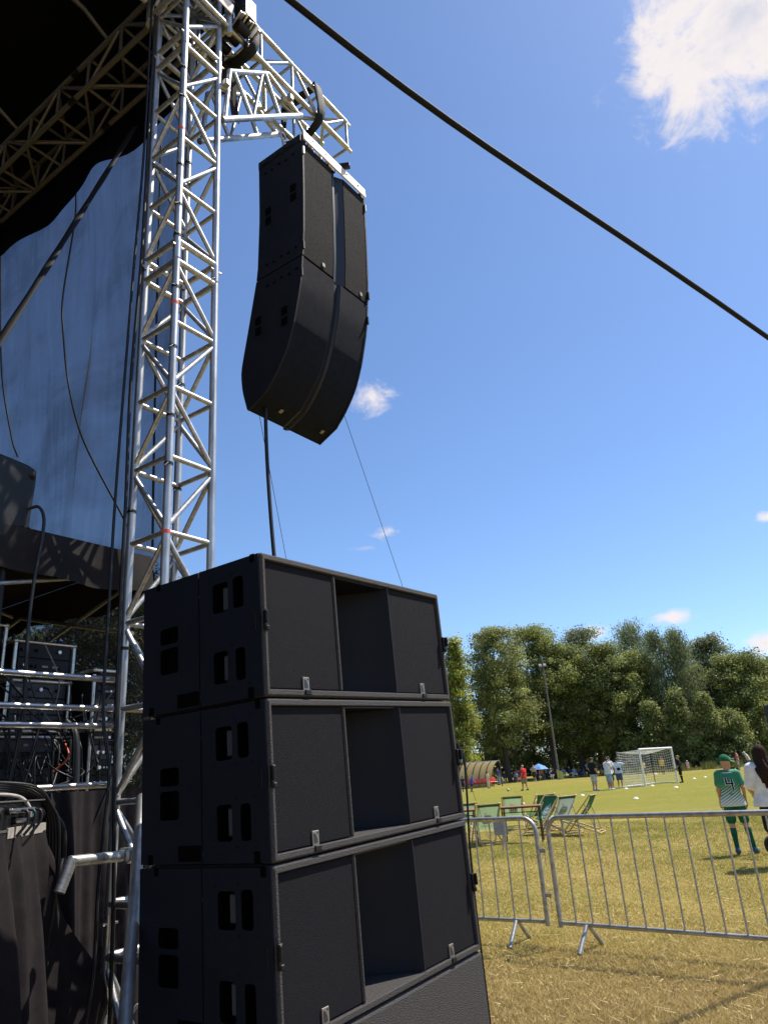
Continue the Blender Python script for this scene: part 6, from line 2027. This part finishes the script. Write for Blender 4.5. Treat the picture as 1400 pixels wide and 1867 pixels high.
    cols = 1.05 * col * ct[:, None] * (1 + yel[:, None] * np.array([.32, .18, -.1]))
    me = mesh_np('crown', V.reshape(-1, 3), F, LEAFM)
    set_tint(me, np.repeat(cols, 4, 0))
    link('crown', me, t)
    return t
OAK, LIME, DKG, BIR, GREY, BRIGHT = (.165, .195, .068), (.205, .230, .085), (.110, .138, .056), (.165, .200, .105), (.170, .200, .120), (.215, .240, .050)
def at(px, D):
    d = ray_dir(px, 1400)
    h = math.hypot(d.x, d.y)
    return d.x / h * D, d.y / h * D
def height(px, top, D):
    d = ray_dir(px, top); return 1.55 + d.z / math.hypot(d.x, d.y) * D
TREES = [
    # px, top, distance, half width, crown base, colour, kind, leaves, leaf size, label
    (842, 1168, 84, 2.5, .8, BRIGHT, 'cone', 7500, .34, 'bright yellow green conical tree at the subwoofer edge', BARK),
    (800, 1190, 92, 3.2, 2.0, LIME, 'round', 6000, .36, 'leafy tree mostly hidden behind the subwoofer stack', BARK),
    (925, 1150, 98, 4.6, 5.5, LIME, 'round', 9500, .38, 'broad pale green tree behind the team shelter', BARK),
    (905, 1215, 108, 4.0, 3.0, DKG, 'round', 6000, .40, 'dark tree behind the pale green one', BARK),
    (1012, 1143, 104, 4.6, 5.0, OAK, 'round', 9500, .38, 'tall oak like tree behind the floodlight pole', BARK),
    (975, 1230, 114, 4.2, 2.5, DKG, 'round', 6000, .42, 'dark tree filling the gap left of the floodlight pole', BARK),
    (1062, 1180, 106, 4.0, 4.5, OAK, 'round', 8000, .38, 'dense green tree right of the floodlight pole', BARK),
    (1098, 1146, 116, 4.4, 6.0, GREY, 'round', 6500, .40, 'tall airy tree rising above its neighbours left of the birch', BARK),
    (1130, 1178, 104, 4.0, 4.0, OAK, 'round', 8000, .38, 'olive green tree behind the goal', BARK),
    (1195, 1134, 112, 4.4, 4.0, BIR, 'weep', 8000, .40, 'tallest feathery birch with drooping twigs above the goal', BIRCH),
    (1170, 1190, 106, 4.2, 2.5, OAK, 'round', 8500, .38, 'wide olive tree below the tallest birch', BARK),
    (1240, 1146, 106, 2.6, 2.5, BIR, 'weep', 7500, .38, 'slim weeping birch left of the twin birch', BIRCH),
    (1278, 1143, 107, 2.6, 2.0, BIR, 'weep', 7500, .38, 'slim weeping birch right of its twin', BIRCH),
    (1335, 1160, 112, 4.0, 4.0, GREY, 'round', 7000, .40, 'grey green airy tree behind the boy with the cap', BARK),
    (1385, 1192, 108, 4.2, 3.0, OAK, 'round', 8500, .38, 'green tree above the woman with long hair', BARK),
    (1440, 1200, 112, 4.6, 2.5, OAK, 'round', 6000, .40, 'green tree cut by the right edge of the picture', BARK),
    (1210, 1285, 101, 2.3, .6, OAK, 'cone', 5000, .34, 'small leafy tree reaching the ground right of the goal', BARK),
    (1262, 1262, 100, 2.2, .5, OAK, 'cone', 5000, .34, 'small leafy tree reaching the ground below the birches', BARK),
    (1312, 1268, 100, 2.3, .5, OAK, 'cone', 5000, .34, 'small leafy tree left of the green cap', BARK),
    (1150, 1300, 104, 2.6, .6, DKG, 'cone', 5000, .36, 'dark bushy tree right behind the goal net', BARK),
    (1355, 1300, 101, 2.6, .4, OAK, 'cone', 5000, .34, 'bushy tree behind the far couple', BARK),
    (1300, 1220, 118, 4.4, 1.0, DKG, 'round', 5000, .44, 'dark tree far behind the twin birches', BARK),
    (1040, 1225, 122, 4.6, 2.0, DKG, 'round', 5000, .44, 'dark tree far behind the floodlight pole', BARK),
    (1120, 1235, 124, 4.6, 1.0, DKG, 'round', 5000, .44, 'dark tree far behind the goal', BARK),
    (1400, 1240, 122, 4.6, 1.0, DKG, 'round', 5000, .44, 'dark tree far behind the right edge', BARK),
]
for i, (px, top, D, W, base, col, kind, n, leaf, lab, bark) in enumerate(TREES):
    x, y = at(px, D)
    tree(lab, x, y, height(px, top, D), W, base, col, 40 + i * 3, kind, n, leaf, lean=random.uniform(-.5, .5), bark=bark, name='birch_tree' if bark is BIRCH else ('conical_tree' if kind == 'cone' else 'broadleaf_tree'))
# trees seen under the tent; scrim dimming put into their leaf colours
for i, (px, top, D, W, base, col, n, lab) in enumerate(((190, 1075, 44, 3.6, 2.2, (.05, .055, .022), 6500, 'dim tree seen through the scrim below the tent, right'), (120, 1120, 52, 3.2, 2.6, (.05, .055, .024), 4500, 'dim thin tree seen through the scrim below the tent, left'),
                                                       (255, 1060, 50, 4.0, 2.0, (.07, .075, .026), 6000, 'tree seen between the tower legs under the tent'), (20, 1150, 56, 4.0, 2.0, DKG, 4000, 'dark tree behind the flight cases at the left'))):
    x, y = at(px, D)
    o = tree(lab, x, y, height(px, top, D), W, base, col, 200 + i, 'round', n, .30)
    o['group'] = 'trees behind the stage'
# the row goes on behind the subwoofer stack
for i, (px, top, D, W, col) in enumerate(((745, 1185, 96, 4.2, OAK), (680, 1200, 104, 4.4, LIME), (610, 1190, 98, 4.4, OAK), (530, 1205, 106, 4.6, DKG), (450, 1200, 100, 4.4, LIME), (370, 1205, 104, 4.6, OAK))):
    x, y = at(px, D)
    tree('tree of the far row hidden behind the subwoofer stack, number %s from the right' % ('one', 'two', 'three', 'four', 'five', 'six')[i], x, y, height(px, top, D), W, 3.0, col, 300 + i, 'round', 4200, .44)
# far hedge closing the view under the crowns
hx = []
def hedge():
    r = np.random.default_rng(3)
    n = 42000
    u = r.random(n)
    x = -95 + 260 * u; y = 122 + 26 * np.sin(u * 3) + r.normal(size=n) * 1.2
    hgt = 5.0 + 2.0 * np.sin(u * 90) + 1.0 * np.sin(u * 231 + 1)
    z = r.random(n) * np.maximum(hgt, .8)
    pos = np.stack([x, y, z], 1)
    nrm = r.normal(size=(n, 3)) + np.array([0, -.4, .4]); nrm /= np.linalg.norm(nrm, axis=1)[:, None]
    tx = np.cross(nrm, r.normal(size=(n, 3))); tx /= np.linalg.norm(tx, axis=1)[:, None]; ty = np.cross(nrm, tx)
    s = r.uniform(.5, 1.0, n)[:, None]
    V = np.stack([pos - ty * s * .6, pos + tx * s * .4, pos + ty * s * .6, pos - tx * s * .4], 1)
    me = mesh_np('hedge', V.reshape(-1, 3), np.arange(n * 4).reshape(n, 4), LEAFM)
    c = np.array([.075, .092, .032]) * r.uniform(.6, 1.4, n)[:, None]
    set_tint(me, np.repeat(c, 4, 0))
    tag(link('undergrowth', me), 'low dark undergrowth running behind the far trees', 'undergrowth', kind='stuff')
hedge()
# tufts of tall grass at the foot of the trees on the right
def tufts():
    r = np.random.default_rng(9)
    n = 9000
    u = r.random(n)
    px = 1140 + 300 * u
    D = 96 + r.normal(size=n) * 1.2
    xy = np.array([at(p, 1.0) for p in np.linspace(1100, 1480, 80)])
    x = np.interp(px, np.linspace(1100, 1480, 80), xy[:, 0]) * D; y = np.interp(px, np.linspace(1100, 1480, 80), xy[:, 1]) * D
    h = r.uniform(.2, 1.0, n) * (.4 + .6 * (np.sin(u * 40) > -.2))
    w = .06
    a = r.uniform(0, 6.28, n)
    V = np.empty((n, 3, 3))
    V[:, 0] = np.stack([x - w, y, 0 * x], 1); V[:, 1] = np.stack([x + w, y, 0 * x], 1); V[:, 2] = np.stack([x + np.cos(a) * .25, y + np.sin(a) * .25, h], 1)
    me = mesh_np('tall_grass', V.reshape(-1, 3), np.arange(n * 3).reshape(n, 3), LEAFM)
    c = np.array([.16, .17, .05]) * r.uniform(.7, 1.4, n)[:, None]
    set_tint(me, np.repeat(c, 3, 0))
    tag(link('tall_grass', me), 'tall pale grass along the foot of the far trees', 'grass', kind='stuff')
tufts()
